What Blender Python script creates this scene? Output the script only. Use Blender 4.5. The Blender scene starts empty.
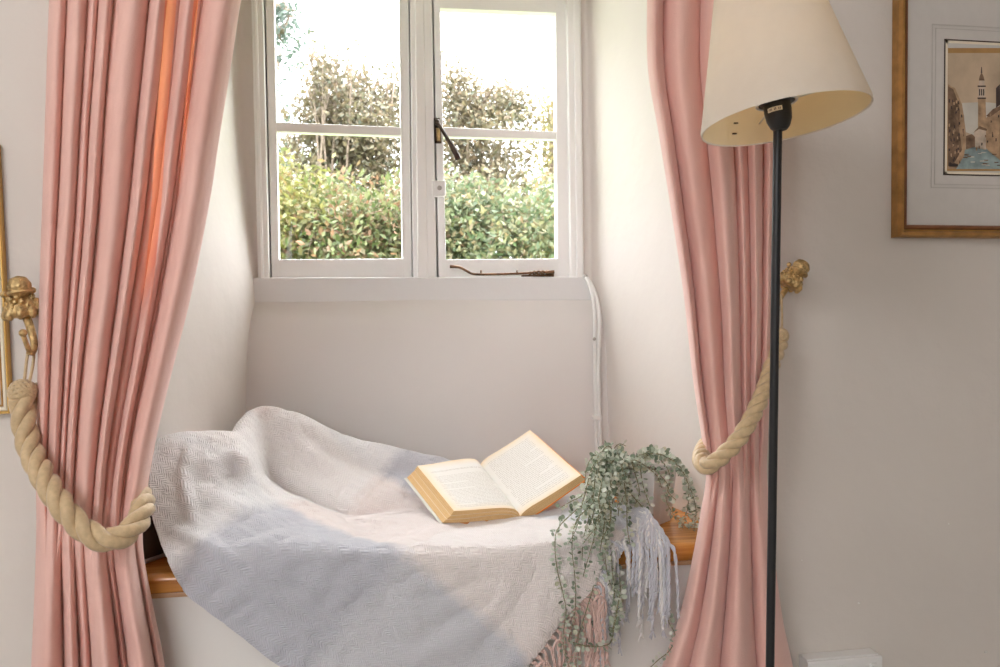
import bpy, bmesh, math, random
from mathutils import Vector, Matrix, noise
random.seed(7)
C = bpy.context.scene.collection
PI = math.pi
# ------------------------------------------------------------------ camera
F = 820.0
CZ = 0.88
th, ph, ro = math.radians(9.5), math.radians(1.7), math.radians(0.5)
fwd = Vector((math.sin(th)*math.cos(ph), math.cos(th)*math.cos(ph), -math.sin(ph)))
r0 = Vector((math.cos(th), -math.sin(th), 0))
u0 = r0.cross(fwd)
rt = r0*math.cos(ro) - u0*math.sin(ro)
up = u0*math.cos(ro) + r0*math.sin(ro)
O = Vector((0, 0, CZ))
cam_d = bpy.data.cameras.new('camera'); cam = bpy.data.objects.new('camera', cam_d); C.objects.link(cam)
cam_d.sensor_width = 36.0; cam_d.lens = F*36.0/1000.0; cam_d.clip_start = 0.02; cam_d.dof.use_dof = True; cam_d.dof.focus_distance = 1.5; cam_d.dof.aperture_fstop = 9.0
M = Matrix((rt, up, -fwd)).transposed().to_4x4(); M.translation = O
cam.matrix_world = M
bpy.context.scene.camera = cam

def ray(px, py): return fwd*F + rt*(px-500.0) + up*(333.5-py)
def oy(px, py, Y):
    d = ray(px, py); return O + d*(Y/d.y)
def oz(px, py, Z):
    d = ray(px, py); return O + d*((Z-CZ)/d.z)
def lerp(a, b, t): return a+(b-a)*t
def sm(a, b, x):
    t = max(0.0, min(1.0, (x-a)/(b-a))); return t*t*(3-2*t)
def interp(tab, x):
    if x <= tab[0][0]: return tab[0][1]
    for (a, va), (b, vb) in zip(tab, tab[1:]):
        if x <= b: return lerp(va, vb, (x-a)/(b-a))
    return tab[-1][1]
def sinterp(tab, x):          # smooth (Catmull-Rom) table
    n = len(tab)
    if x <= tab[0][0]: return tab[0][1]
    if x >= tab[-1][0]: return tab[-1][1]
    for i in range(n-1):
        if x <= tab[i+1][0]:
            x0, y0 = tab[i]; x1, y1 = tab[i+1]
            m0 = (y1-tab[i-1][1])/(x1-tab[i-1][0]) if i > 0 else (y1-y0)/(x1-x0)
            m1 = (tab[i+2][1]-y0)/(tab[i+2][0]-x0) if i+2 < n else (y1-y0)/(x1-x0)
            h = x1-x0; t = (x-x0)/h
            return (2*t**3-3*t*t+1)*y0+(t**3-2*t*t+t)*h*m0+(-2*t**3+3*t*t)*y1+(t**3-t*t)*h*m1
def crom(P, n):               # resample control points to a smooth path of n points
    out = []; m = len(P)-1
    for k in range(n):
        s = k/(n-1)*m; i = min(int(s), m-1); t = s-i
        p1, p2 = P[i], P[i+1]; p0 = P[i-1] if i > 0 else p1*2-p2; p3 = P[i+2] if i+2 <= m else p2*2-p1
        out.append(0.5*((2*p1)+(p2-p0)*t+(2*p0-5*p1+4*p2-p3)*t*t+(3*p1-p0-3*p2+p3)*t**3))
    return out

# ------------------------------------------------------------------ materials
def mat(name, col, rough=0.6, metal=0.0, var=0.0, vscale=20, bump=0.0, bscale=80, sheen=0.0, detail=3, spec=None, stretch=None):
    m = bpy.data.materials.new(name); m.use_nodes = True
    nt = m.node_tree; b = nt.nodes['Principled BSDF']
    c4 = tuple(col)+(1,)
    b.inputs['Base Color'].default_value = c4
    b.inputs['Roughness'].default_value = rough; b.inputs['Metallic'].default_value = metal
    if spec is not None: b.inputs['Specular IOR Level'].default_value = spec
    if sheen: b.inputs['Sheen Weight'].default_value = sheen; b.inputs['Sheen Roughness'].default_value = 0.5
    tc = nt.nodes.new('ShaderNodeTexCoord'); src = tc.outputs['Object']
    if stretch:
        mp = nt.nodes.new('ShaderNodeMapping'); mp.inputs['Scale'].default_value = stretch
        nt.links.new(src, mp.inputs[0]); src = mp.outputs[0]
    if var:
        n = nt.nodes.new('ShaderNodeTexNoise'); n.inputs['Scale'].default_value = vscale; n.inputs['Detail'].default_value = detail
        nt.links.new(src, n.inputs['Vector'])
        r = nt.nodes.new('ShaderNodeValToRGB')
        r.color_ramp.elements[0].position = .3; r.color_ramp.elements[1].position = .7
        r.color_ramp.elements[0].color = tuple(max(0, x*(1-var)) for x in col)+(1,)
        r.color_ramp.elements[1].color = tuple(min(1, x*(1+var)) for x in col)+(1,)
        nt.links.new(n.outputs[0], r.inputs[0]); nt.links.new(r.outputs[0], b.inputs['Base Color'])
    if bump:
        n = nt.nodes.new('ShaderNodeTexNoise'); n.inputs['Scale'].default_value = bscale; n.inputs['Detail'].default_value = 4
        nt.links.new(src, n.inputs['Vector'])
        bp = nt.nodes.new('ShaderNodeBump'); bp.inputs['Strength'].default_value = 1; bp.inputs['Distance'].default_value = bump
        nt.links.new(n.outputs[0], bp.inputs['Height']); nt.links.new(bp.outputs[0], b.inputs['Normal'])
    return m

def leafmat(name, cols, trans=0.35, rough=0.5):
    m = bpy.data.materials.new(name); m.use_nodes = True
    nt = m.node_tree; b = nt.nodes['Principled BSDF']; out = nt.nodes['Material Output']
    g = nt.nodes.new('ShaderNodeNewGeometry'); r = nt.nodes.new('ShaderNodeValToRGB')
    cr = r.color_ramp; n = len(cols)
    cr.elements[0].position = 0; cr.elements[0].color = cols[0]+(1,)
    cr.elements[1].position = 1; cr.elements[1].color = cols[-1]+(1,)
    for i in range(1, n-1):
        e = cr.elements.new(i/(n-1)); e.color = cols[i]+(1,)
    nt.links.new(g.outputs['Random Per Island'], r.inputs[0]); nt.links.new(r.outputs[0], b.inputs['Base Color'])
    b.inputs['Roughness'].default_value = rough
    t = nt.nodes.new('ShaderNodeBsdfTranslucent'); nt.links.new(r.outputs[0], t.inputs[0])
    mx = nt.nodes.new('ShaderNodeMixShader'); mx.inputs[0].default_value = trans
    nt.links.new(b.outputs[0], mx.inputs[1]); nt.links.new(t.outputs[0], mx.inputs[2]); nt.links.new(mx.outputs[0], out.inputs[0])
    return m

MT = {}
MT['plaster'] = mat('plaster_paint', (.68, .635, .59), .75, var=.025, vscale=3, bump=.0035, bscale=14)
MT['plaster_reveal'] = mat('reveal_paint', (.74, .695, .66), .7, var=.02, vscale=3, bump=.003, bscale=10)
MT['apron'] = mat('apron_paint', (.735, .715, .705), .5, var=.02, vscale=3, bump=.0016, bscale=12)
MT['gloss_white'] = mat('window_paint', (.90, .90, .90), .35, bump=.0006, bscale=60)
MT['sill_paint'] = mat('sill_paint', (.75, .755, .765), .35, bump=.0006, bscale=40)
MT['panel'] = mat('panel_paint', (.78, .765, .74), .5, bump=.0006, bscale=30)
MT['ceiling'] = mat('ceiling_paint', (.82, .80, .77), .8, bump=.001, bscale=30)
MT['floor'] = mat('carpet_beige', (.50, .47, .43), .95, var=.12, vscale=160, bump=.004, bscale=300)
MT['brass'] = mat('old_brass', (.60, .43, .21), .42, metal=1, var=.35, vscale=120, bump=.0022, bscale=320)
MT['iron'] = mat('bronze_iron', (.07, .05, .04), .4, metal=.7, var=.4, vscale=70)
MT['stay'] = mat('worn_bronze', (.16, .09, .05), .4, metal=.7, var=.5, vscale=70)
MT['black'] = mat('black_metal', (.015, .015, .017), .38, metal=.2)
MT['black_plastic'] = mat('black_plastic', (.012, .012, .012), .45)
MT['rope'] = mat('gold_rope', (.55, .405, .235), .55, var=.12, vscale=120, bump=.0007, bscale=260, sheen=.3)
MT['plastic_white'] = mat('white_plastic', (.78, .78, .77), .35)
MT['screw'] = mat('screw_steel', (.45, .43, .4), .35, metal=1)
MT['gilt'] = mat('gilt_wood', (.38, .195, .055), .38, metal=.35, var=.25, vscale=40, bump=.0008, bscale=90)
MT['frame_dark'] = mat('dark_wood', (.20, .075, .025), .4, var=.3, vscale=30)
MT['gilt_line'] = mat('gilt_bead', (.68, .42, .12), .3, metal=.6)
MT['mat_board'] = mat('mount_board', (.60, .57, .54), .8, var=.02, vscale=50)
MT['mat_line'] = mat('mount_line', (.50, .47, .44), .8)
MT['ink'] = mat('brown_ink', (.06, .035, .025), .8)
MT['cream'] = mat('cream_bevel', (.80, .72, .58), .8)

# varnished wood
def wood():
    m = mat('orange_varnish_wood', (.55, .23, .05), .22)
    nt = m.node_tree; b = nt.nodes['Principled BSDF']
    tc = nt.nodes.new('ShaderNodeTexCoord'); mp = nt.nodes.new('ShaderNodeMapping'); mp.inputs['Scale'].default_value = (3, 60, 60)
    n = nt.nodes.new('ShaderNodeTexNoise'); n.inputs['Scale'].default_value = 1.5; n.inputs['Detail'].default_value = 6; n.inputs['Distortion'].default_value = .6
    r = nt.nodes.new('ShaderNodeValToRGB'); r.color_ramp.elements[0].color = (.42, .15, .025, 1); r.color_ramp.elements[1].color = (.66, .30, .07, 1)
    r.color_ramp.elements[0].position = .35; r.color_ramp.elements[1].position = .65
    nt.links.new(tc.outputs['Object'], mp.inputs[0]); nt.links.new(mp.outputs[0], n.inputs[0]); nt.links.new(n.outputs[0], r.inputs[0]); nt.links.new(r.outputs[0], b.inputs['Base Color'])
    b.inputs['Coat Weight'].default_value = .4; b.inputs['Coat Roughness'].default_value = .15
    return m
MT['wood'] = wood()
MT['wood_pale'] = mat('pale_wood_bead', (.58, .36, .20), .4, var=.1, vscale=30)

def glass():
    m = bpy.data.materials.new('window_glass'); m.use_nodes = True
    nt = m.node_tree; nt.nodes.remove(nt.nodes['Principled BSDF']); out = nt.nodes['Material Output']
    t = nt.nodes.new('ShaderNodeBsdfTransparent'); t.inputs[0].default_value = (.97, .98, .975, 1)
    g = nt.nodes.new('ShaderNodeBsdfGlossy'); g.inputs['Roughness'].default_value = .02
    lw = nt.nodes.new('ShaderNodeLayerWeight'); lw.inputs[0].default_value = .5
    pw = nt.nodes.new('ShaderNodeMath'); pw.operation = 'POWER'; pw.inputs[1].default_value = 4; nt.links.new(lw.outputs['Facing'], pw.inputs[0])
    f = nt.nodes.new('ShaderNodeMapRange'); f.inputs[3].default_value = .02; f.inputs[4].default_value = .6; nt.links.new(pw.outputs[0], f.inputs[0])
    mx = nt.nodes.new('ShaderNodeMixShader')
    nt.links.new(f.outputs[0], mx.inputs[0]); nt.links.new(t.outputs[0], mx.inputs[1]); nt.links.new(g.outputs[0], mx.inputs[2]); nt.links.new(mx.outputs[0], out.inputs[0])
    return m
MT['glass'] = glass()

def curtain_mat():
    m = bpy.data.materials.new('pink_velvet'); m.use_nodes = True
    nt = m.node_tree; b = nt.nodes['Principled BSDF']; out = nt.nodes['Material Output']
    tc = nt.nodes.new('ShaderNodeTexCoord'); n = nt.nodes.new('ShaderNodeTexNoise'); n.inputs['Scale'].default_value = 9; n.inputs['Detail'].default_value = 5
    mp = nt.nodes.new('ShaderNodeMapping'); mp.inputs['Scale'].default_value = (1, 1, .45)
    nt.links.new(tc.outputs['Object'], mp.inputs[0]); nt.links.new(mp.outputs[0], n.inputs[0])
    r = nt.nodes.new('ShaderNodeValToRGB'); r.color_ramp.elements[0].position = .3; r.color_ramp.elements[1].position = .7
    r.color_ramp.elements[0].color = (.745, .455, .40, 1); r.color_ramp.elements[1].color = (.82, .53, .47, 1)
    nt.links.new(n.outputs[0], r.inputs[0]); nt.links.new(r.outputs[0], b.inputs['Base Color'])
    b.inputs['Roughness'].default_value = .75; b.inputs['Sheen Weight'].default_value = .55; b.inputs['Sheen Roughness'].default_value = .45
    b.inputs['Sheen Tint'].default_value = (1, .86, .83, 1); b.inputs['Specular IOR Level'].default_value = .2
    f = nt.nodes.new('ShaderNodeTexNoise'); f.inputs['Scale'].default_value = 420; f.inputs['Detail'].default_value = 2
    f2 = nt.nodes.new('ShaderNodeTexNoise'); f2.inputs['Scale'].default_value = 26; f2.inputs['Detail'].default_value = 3
    nt.links.new(mp.outputs[0], f2.inputs[0]); nt.links.new(tc.outputs['Object'], f.inputs[0])
    b1 = nt.nodes.new('ShaderNodeBump'); b1.inputs['Distance'].default_value = .0005; nt.links.new(f.outputs[0], b1.inputs['Height'])
    b2 = nt.nodes.new('ShaderNodeBump'); b2.inputs['Distance'].default_value = .004; b2.inputs['Strength'].default_value = .6
    nt.links.new(f2.outputs[0], b2.inputs['Height']); nt.links.new(b1.outputs[0], b2.inputs['Normal']); nt.links.new(b2.outputs[0], b.inputs['Normal'])
    # orange translucent bands put in for the backlit glow; elsewhere hardly any light passes
    at = nt.nodes.new('ShaderNodeAttribute'); at.attribute_name = 'glow_band'
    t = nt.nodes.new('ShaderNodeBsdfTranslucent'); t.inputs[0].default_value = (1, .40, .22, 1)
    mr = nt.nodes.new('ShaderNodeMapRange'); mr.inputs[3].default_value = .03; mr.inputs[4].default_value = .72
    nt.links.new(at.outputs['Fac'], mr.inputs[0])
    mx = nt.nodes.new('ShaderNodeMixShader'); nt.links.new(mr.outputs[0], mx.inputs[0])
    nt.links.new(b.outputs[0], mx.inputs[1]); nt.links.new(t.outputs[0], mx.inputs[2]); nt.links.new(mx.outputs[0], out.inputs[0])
    return m
MT['curtain'] = curtain_mat()

# ------------------------------------------------------------------ mesh helpers
class MB:
    def __init__(s): s.v = []; s.f = []; s.mi = []; s.cur = 0
    def add(s, vs, fs):
        o = len(s.v); s.v += [Vector(v) for v in vs]
        for f in fs: s.f.append([i+o for i in f]); s.mi.append(s.cur)
    def grid(s, rows, closed=False):
        o = len(s.v); n = len(rows[0])
        for r in rows: s.v += r
        for i in range(len(rows)-1):
            for j in range(n if closed else n-1):
                k = (j+1) % n
                s.f.append([o+i*n+j, o+i*n+k, o+(i+1)*n+k, o+(i+1)*n+j]); s.mi.append(s.cur)
    def prism(s, pts, dv):
        n = len(pts); dv = Vector(dv)
        s.add(list(pts)+[p+dv for p in pts], [list(range(n)), list(range(2*n-1, n-1, -1))]+[[i, i+n, (i+1) % n+n, (i+1) % n] for i in range(n)])
    def box(s, a, b):
        x0, y0, z0 = a; x1, y1, z1 = b
        s.prism([Vector((x0, y0, z0)), Vector((x1, y0, z0)), Vector((x1, y0, z1)), Vector((x0, y0, z1))], (0, y1-y0, 0))
    def tube(s, path, rad, seg=10, cap=True, closed=False):
        n = len(path); rows = []; prev = None
        for i, p in enumerate(path):
            if closed: t = path[(i+1) % n]-path[i-1]
            else: t = path[min(i+1, n-1)]-path[max(i-1, 0)]
            t = t.normalized() if t.length > 1e-9 else Vector((0, 0, 1))
            if prev is None:
                a = Vector((0, 0, 1)) if abs(t.z) < .9 else Vector((1, 0, 0)); x = t.cross(a).normalized()
            else:
                x = (prev-t*prev.dot(t)); x = x.normalized() if x.length > 1e-6 else t.orthogonal().normalized()
            prev = x; y = t.cross(x)
            r = rad(i/(n-1)) if callable(rad) else rad
            rows.append([p+x*(r*math.cos(2*PI*k/seg))+y*(r*math.sin(2*PI*k/seg)) for k in range(seg)])
        if closed: rows.append(rows[0])
        o = len(s.v); s.grid(rows, True)
        if cap and not closed:
            s.f.append([o+k for k in range(seg)][::-1]); s.mi.append(s.cur)
            e = o+(n-1)*seg; s.f.append([e+k for k in range(seg)]); s.mi.append(s.cur)
    def lathe(s, prof, base, axis=Vector((0, 0, 1)), seg=32, fn=None):
        axis = axis.normalized(); x = axis.orthogonal().normalized(); y = axis.cross(x); rows = []
        for (r, h) in prof:
            row = []
            for k in range(seg):
                a = 2*PI*k/seg; rr = r*(fn(a, h) if fn else 1)
                row.append(base+axis*h+x*(rr*math.cos(a))+y*(rr*math.sin(a)))
            rows.append(row)
        s.grid(rows, True)
    def ball(s, c, r, seg=16, rings=10, rot=None, fn=None):
        if not hasattr(r, '__len__'): r = (r, r, r)
        rows = []
        for i in range(rings+1):
            a = PI*i/rings; row = []
            for k in range(seg):
                b = 2*PI*k/seg; q = fn(a, b) if fn else 1
                v = Vector((r[0]*math.sin(a)*math.cos(b)*q, r[1]*math.sin(a)*math.sin(b)*q, r[2]*math.cos(a)*q))
                if rot: v = rot @ v
                row.append(c+v)
            rows.append(row)
        s.grid(rows, True)
    def build(s, name, m, parent=None, smooth=True, bevel=0, weld=0, angle=None):
        me = bpy.data.meshes.new(name); me.from_pydata([tuple(v) for v in s.v], [], s.f); me.update()
        ms = m if isinstance(m, (list, tuple)) else [m]
        for x in ms: me.materials.append(x)
        me.polygons.foreach_set('material_index', s.mi)
        bm = bmesh.new(); bm.from_mesh(me)
        if weld: bmesh.ops.remove_doubles(bm, verts=bm.verts, dist=weld)
        bmesh.ops.recalc_face_normals(bm, faces=bm.faces); bm.to_mesh(me); bm.free()
        me.polygons.foreach_set('use_smooth', [bool(smooth)]*len(me.polygons))
        o = bpy.data.objects.new(name, me); C.objects.link(o)
        if angle is not None: me.set_sharp_from_angle(angle=math.radians(angle))
        if bevel:
            b = o.modifiers.new('bevel', 'BEVEL'); b.width = bevel; b.segments = 2; b.limit_method = 'ANGLE'; b.angle_limit = math.radians(40)
        if parent: o.parent = parent; o.matrix_parent_inverse = parent.matrix_world.inverted()
        return o
def tag(o, label, cat, group=None, kind=None):
    if label: o['label'] = label
    if cat: o['category'] = cat
    if group: o['group'] = group
    if kind: o['kind'] = kind
    return o
def empty(name, loc):
    o = bpy.data.objects.new(name, None); o.location = loc; o.empty_display_size = .05; C.objects.link(o)
    o.matrix_world = Matrix.Translation(Vector(loc)); return o
def struct(o): o['kind'] = 'structure'; return o

# ------------------------------------------------------------------ key planes
YW = 1.40          # room face of the wall
YB = 1.90          # plaster below the window
YF = 1.935         # face of the window frame
ZS = oy(171, 573, 1.36).z   # top of the seat board
ZSOF = 1.70
ZC = 2.35

# ------------------------------------------------------------------ room shell
def wob(p, a=.004, f=3.0): return a*noise.noise(p*f)
def strip(plan, z0, z1, nz, zfun=None):
    rows = []
    for i in range(nz+1):
        z = lerp(z0, z1, i/nz); row = []
        for (x, y) in (plan(z)):
            row.append(Vector((x, y, z)))
        rows.append(row)
    return rows
def arc(cx, cy, r, a0, a1, n): return [(cx+r*math.cos(lerp(a0, a1, k/n)), cy+r*math.sin(lerp(a0, a1, k/n))) for k in range(n+1)]

XL0, XR0 = -.40, .665
def left_back_x(z):     # where the left reveal meets the back plane, from the photo
    py = 312-(z-CZ)/1.9*820
    px = sinterp([(-60, 232), (60, 236), (150, 241), (230, 249), (300, 257), (420, 254), (500, 252)], py)
    return oy(px, py, 1.93).x
def plan_left(z):
    xb = left_back_x(z)
    r = .035
    pts = [(-2.3, YW), (-1.6, YW), (-1.0, YW), (-.7, YW)]
    pts += arc(XL0-r, YW+r, r, -PI/2, 0.12, 8)
    s = pts[-1]
    for k in range(1, 9):
        t = k/9; pts.append((lerp(s[0], xb-.006, t)+.006*math.sin(t*PI), lerp(s[1], 1.925, t)))
    pts += [(xb-.002, 1.938), (xb+.006, 1.945), (xb+.02, 1.948), (max(xb+.022, -.236), 1.948)]
    return pts
def plan_right(z):
    py = 312-(z-CZ)/1.98*820
    px = sinterp([(-60, 586), (0, 588), (150, 591), (277, 594), (450, 600), (500, 602)], py)
    xb = oy(px, py, 1.94).x
    r = .035
    pts = [(2.1, YW), (1.6, YW), (1.2, YW), (.9, YW)]
    pts += arc(XR0+r, YW+r, r, -PI/2, -PI-.1, 8)
    s = pts[-1]
    for k in range(1, 9):
        t = k/9; pts.append((lerp(s[0], xb+.003, t)-.004*math.sin(t*PI), lerp(s[1], 1.93, t)))
    pts += [(xb, 1.945), (xb-.008, 1.95), (xb-.05, 1.95)]
    return pts
for nm_, pf_ in (('wall_front_left', plan_left), ('wall_front_right', plan_right)):
    wf = MB(); wf.grid(strip(pf_, -.01, ZC, 46)); o = wf.build(nm_, [MT['plaster'], MT['plaster_reveal']], weld=1e-5); struct(o)
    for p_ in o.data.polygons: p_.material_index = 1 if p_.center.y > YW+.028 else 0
lt = MB()   # lintel and soffit
lt.grid([[Vector((x, YW+.002, z)) for x in (-.6, .1, .8)] for z in (ZSOF+.02, ZC)])
lt.grid([[Vector((x, y, ZSOF+dz)) for x in (-.6, .1, .8)] for (y, dz) in ((YW+.002, .02), (YW+.008, .006), (YW+.02, 0), (2.0, -.0))])
struct(lt.build('wall_lintel', MT['plaster']))
bx = MB(); bx.box((-.75, 1.96, 0), (-.25, 2.05, ZC)); bx.box((.50, 1.97, 0), (1.0, 2.05, ZC)); bx.box((-.3, 1.985, ZSOF+.03), (.6, 2.05, ZC)); bx.box((-.3, 1.975, 0), (.6, 2.05, .955))
bx.box((-2.3, 1.99, 0), (-.75, 2.05, ZC)); bx.box((1.0, 1.99, 0), (2.1, 2.05, ZC))
struct(bx.build('wall_outer', MT['plaster'], smooth=False))

# plaster apron under the sill with a soft shoulder
ap = MB(); rows = []
za = oy(430, 299, 1.93).z
prof = [(za+.004, 1.934), (za, 1.930), (za-.010, 1.925), (za-.022, 1.918), (za-.034, 1.911), (za-.048, 1.9045), (za-.07, 1.898), (za-.095, 1.894), (za-.13, 1.890), (za-.2, 1.892), (za-.3, 1.894), (ZS-.02, 1.896)]
NX = 40
for (z, y) in prof:
    row = []
    for k in range(NX+1):
        x = lerp(-.35, .68, k/NX)
        e = 0
        row.append(Vector((x, y+e+.0025*noise.noise(Vector((x*4, z*4, 1))), z+.004*noise.noise(Vector((x*3, 3, 0))))))
    rows.append(row)
ap.grid(rows); struct(ap.build('wall_apron', MT['apron']))

ws = MB(); ws.grid([[Vector((-2.3, y, z)) for y in (-2.2, -1, 0, YW)] for z in (0, 1, ZC)])
struct(ws.build('wall_left', MT['plaster'], smooth=False))
ws = MB(); ws.grid([[Vector((2.1, y, z)) for y in (-2.2, -1, 0, YW)] for z in (0, 1, ZC)])
struct(ws.build('wall_right', MT['plaster'], smooth=False))
wb = MB(); wb.box((-2.3, -2.26, 0), (-1.7, -2.2, ZC)); wb.box((-.5, -2.26, 0), (2.1, -2.2, ZC)); wb.box((-1.7, -2.26, 0), (-.5, -2.2, .9)); wb.box((-1.7, -2.26, 2.0), (-.5, -2.2, ZC))
struct(wb.build('wall_back', MT['plaster'], smooth=False))
fl = MB(); fl.box((-2.3, -2.2, -.06), (2.1, YW+.01, 0)); struct(fl.build('floor', MT['floor'], smooth=False))
ce = MB(); ce.box((-2.3, -2.2, ZC), (2.1, 2.05, ZC+.06)); struct(ce.build('ceiling', MT['ceiling'], smooth=False))

# small paint flecks left on the right wall
fk = MB()
for (px, py, r) in ((859, 603, .0022), (986, 652, .003), (949, 524, .0016), (742+60, 560, .0012)):
    c = oy(px, py, YW-.0006); fk.ball(c, (r*1.3, .0008, r), 8, 6)
struct(fk.build('trim_3', MT['ceiling']))

# ------------------------------------------------------------------ window
w = empty('window_1', oy(420, 277, YF)); struct(w)
def quad(p, Y): return [oy(x, y, Y) for (x, y) in p]
def bar(mb, p, Y, d): mb.prism(quad(p, Y), (0, d, 0))
TOP = -70
def ex(x0, x1, y):    # jamb x as a line from y=0 to y=277
    return lerp(x0, x1, y/277.0)
def post(mb, xa, xb, y0, y1, Y, d):
    bar(mb, [(ex(*xa, y0), y0), (ex(*xb, y0), y0), (ex(*xb, y1), y1), (ex(*xa, y1), y1)], Y, d)
fr = MB()
post(fr, (251, 258), (263, 269.5), TOP, 279, YF, .06)
post(fr, (567, 571), (581, 584), TOP, 279, YF, .06)
post(fr, (410.2, 413.2), (431.8, 436.6), TOP, 279, YF, .06)
fr.box((oy(251, -60, YF).x-.02, YF, oy(420, -40, YF).z), (oy(584, -60, YF).x+.02, YF+.06, oy(420, -75, YF).z+.03))
post(fr, (404, 407), (440, 444), TOP, 279, YF+.045, .015); post(fr, (258, 264), (271, 277), TOP, 279, YF+.045, .015); post(fr, (559, 562), (572, 575), TOP, 279, YF+.045, .015)
# outer bead on the mullion and posts
post(fr, (415, 418), (424, 428), TOP, 278, YF-.008, .01)
post(fr, (253, 260), (257, 264), TOP, 278, YF-.006, .01)
post(fr, (574, 577), (580, 583), TOP, 278, YF-.006, .01)
fr.build('frame', MT['gloss_white'], w, smooth=False, bevel=.0025)
def casement(xl, xr, gl, gr, topy, tr, name='casement'):
    """xl,xr outer stile lines; gl,gr glass edges; topy(x) top glass; tr = transom (y at gl top,y at gl bottom,y at gr top,y bottom)"""
    Yc = YF+.017; d = .030
    cb = MB()
    post(cb, xl, gl, TOP, 277.5, Yc, d); post(cb, gr, xr, TOP, 277.5, Yc, d)
    b0, b1 = 259.5, 258.5
    bar(cb, [(ex(*gl, b0)-1, b0), (ex(*gr, b1)+1, b1), (ex(*gr, 277)+1, 277.5), (ex(*gl, 277)-1, 277.5)], Yc, d)
    a, b, c, e = tr
    bar(cb, [(ex(*gl, a)-1, a), (ex(*gr, c)+1, c), (ex(*gr, e)+1, e), (ex(*gl, b)-1, b)], Yc+.004, d-.006)
    t0, t1 = topy
    bar(cb, [(ex(*gl, t0)-1, t0-14), (ex(*gr, t1)+1, t1-14), (ex(*gr, t1)+1, t1), (ex(*gl, t0)-1, t0)], Yc, d)
    # glazing lips, set back, narrowing the daylight
    def lip(p, q, w_, Yl=Yc+.013):
        p = Vector(p); q = Vector(q); n = Vector(((q-p).y, -(q-p).x)).normalized()*w_
        bar(cb, [tuple(p), tuple(q), tuple(q+n), tuple(p+n)], Yl, .012)
    for (y0, y1, ya, yb) in ((t0, a, t1, c), (b, b0, e, b1)):
        L0, L1 = (ex(*gl, y0), y0), (ex(*gl, y1), y1); R0, R1 = (ex(*gr, ya), ya), (ex(*gr, yb), yb)
        lip(L1, L0, 3.6); lip(R0, R1, 3.6); lip(R1, L1, 3.2); lip(L0, R0, 3.2)
    cs = cb.build(name, MT['gloss_white'], w, smooth=False, bevel=.0018)
    for (y0, y1, ya, yb) in ((t0, a, t1, c), (b, b0, e, b1)):
        g = MB(); bar(g, [(ex(*gl, y0)-1.5, y0-1.5), (ex(*gr, ya)+1.5, ya-1.5), (ex(*gr, yb)+1.5, yb+1.5), (ex(*gl, y1)-1.5, y1+1.5)], Yc+.019, .003)
        g.build('glass', MT['glass'], cs, smooth=False)
    return cs
cl = casement((265.2, 271.8), (408.6, 411.8), (274, 279.5), (399, 402.5), (-24, -20), (122, 131.5, 127, 136))
crr = casement((433.6, 438.6), (566.0, 570.2), (440, 446.5), (555.5, 557.5), (8, 13), (127, 136.5, 131.5, 139.5))
# cockspur fastener
h = MB(); Yh = YF+.010
bar(h, [(433.5, 118), (440, 118), (441.5, 143), (435, 143)], Yh-.004, .006)
h.tube([oy(437, 123, Yh-.004), oy(437.5, 123, Yh-.022)], .006, 12)
P = [oy(436, 121, Yh-.02), oy(439, 125, Yh-.024), oy(444, 133, Yh-.03), oy(450, 143, Yh-.034), oy(455, 152, Yh-.034), oy(458.5, 159.5, Yh-.030)]
h.tube(crom(P, 24), lambda t: .0058-.0022*math.sin(PI*min(1, t*1.3))+.0012*t, 10)
h.ball(oy(437, 122, Yh-.02), .0075, 12, 8)
hd = h.build('handle', MT['iron'], crr); hd['label'] = 'dark bronze cockspur handle'
h2 = MB(); h2.ball(oy(438.5, 138, Yh-.006), (.004, .003, .005), 10, 6); bar(h2, [(436, 128), (440, 128), (440.5, 141), (437, 141)], Yh-.0055, .002)
h2.build('catch_plate', MT['brass'], crr)
# lock
lk = MB(); bar(lk, [(432, 180.5), (445.5, 180), (446, 196), (432.5, 196.5)], Yh-.017, .021)
l_ = lk.build('window_lock', MT['gloss_white'], crr, smooth=False, bevel=.003)
lk = MB(); lk.lathe([(0, 0), (.0055, 0), (.0055, .002), (.004, .0025), (.004, .001), (0, .001)], oy(439.5, 188, Yh-.017), Vector((0, -1, 0)), 20)
lk.build('lock_barrel', MT['screw'], crr, angle=30)
# casement stay
st = MB(); Ys = YF+.0
P = [oy(x, y, Ys+dy) for (x, y, dy) in ((450, 266.5, -.006), (454, 266.6, -.008), (460, 267.5, -.01), (466, 270.5, -.01), (472, 273.6, -.008), (480, 274.3, -.006), (495, 274.2, -.006), (515, 273.6, -.006), (530, 273, -.006))]
st.tube(crom(P, 40), lambda t: .0042-.0012*min(1, t*3), 10)
tw = []
for k in range(40):
    t = k/39; c = oy(lerp(528, 548, t), lerp(273.3, 272.2, t), Ys-.006); tw.append(c)
for a0 in (0, PI):
    st.tube([c+Vector((0, .0035*math.cos(a0+k*.38)*math.sin(PI*(k+3)/46), .0035*math.sin(a0+k*.38)*math.sin(PI*(k+3)/46))) for k, c in enumerate(tw)], .0026, 8)
st.tube([oy(546, 272.3, Ys-.006), oy(554, 272, Ys-.006)], .0046, 10)
bar(st, [(522, 275), (554, 273.8), (554, 277), (522, 277.5)], Ys-.002, .01)
for x in (481, 517): st.tube([oy(x, 274.2, Ys-.006), oy(x, 270.2, Ys-.006)], .002, 8)
s_ = st.build('casement_stay', MT['stay'], crr); s_['label'] = 'worn bronze casement stay'

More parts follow.
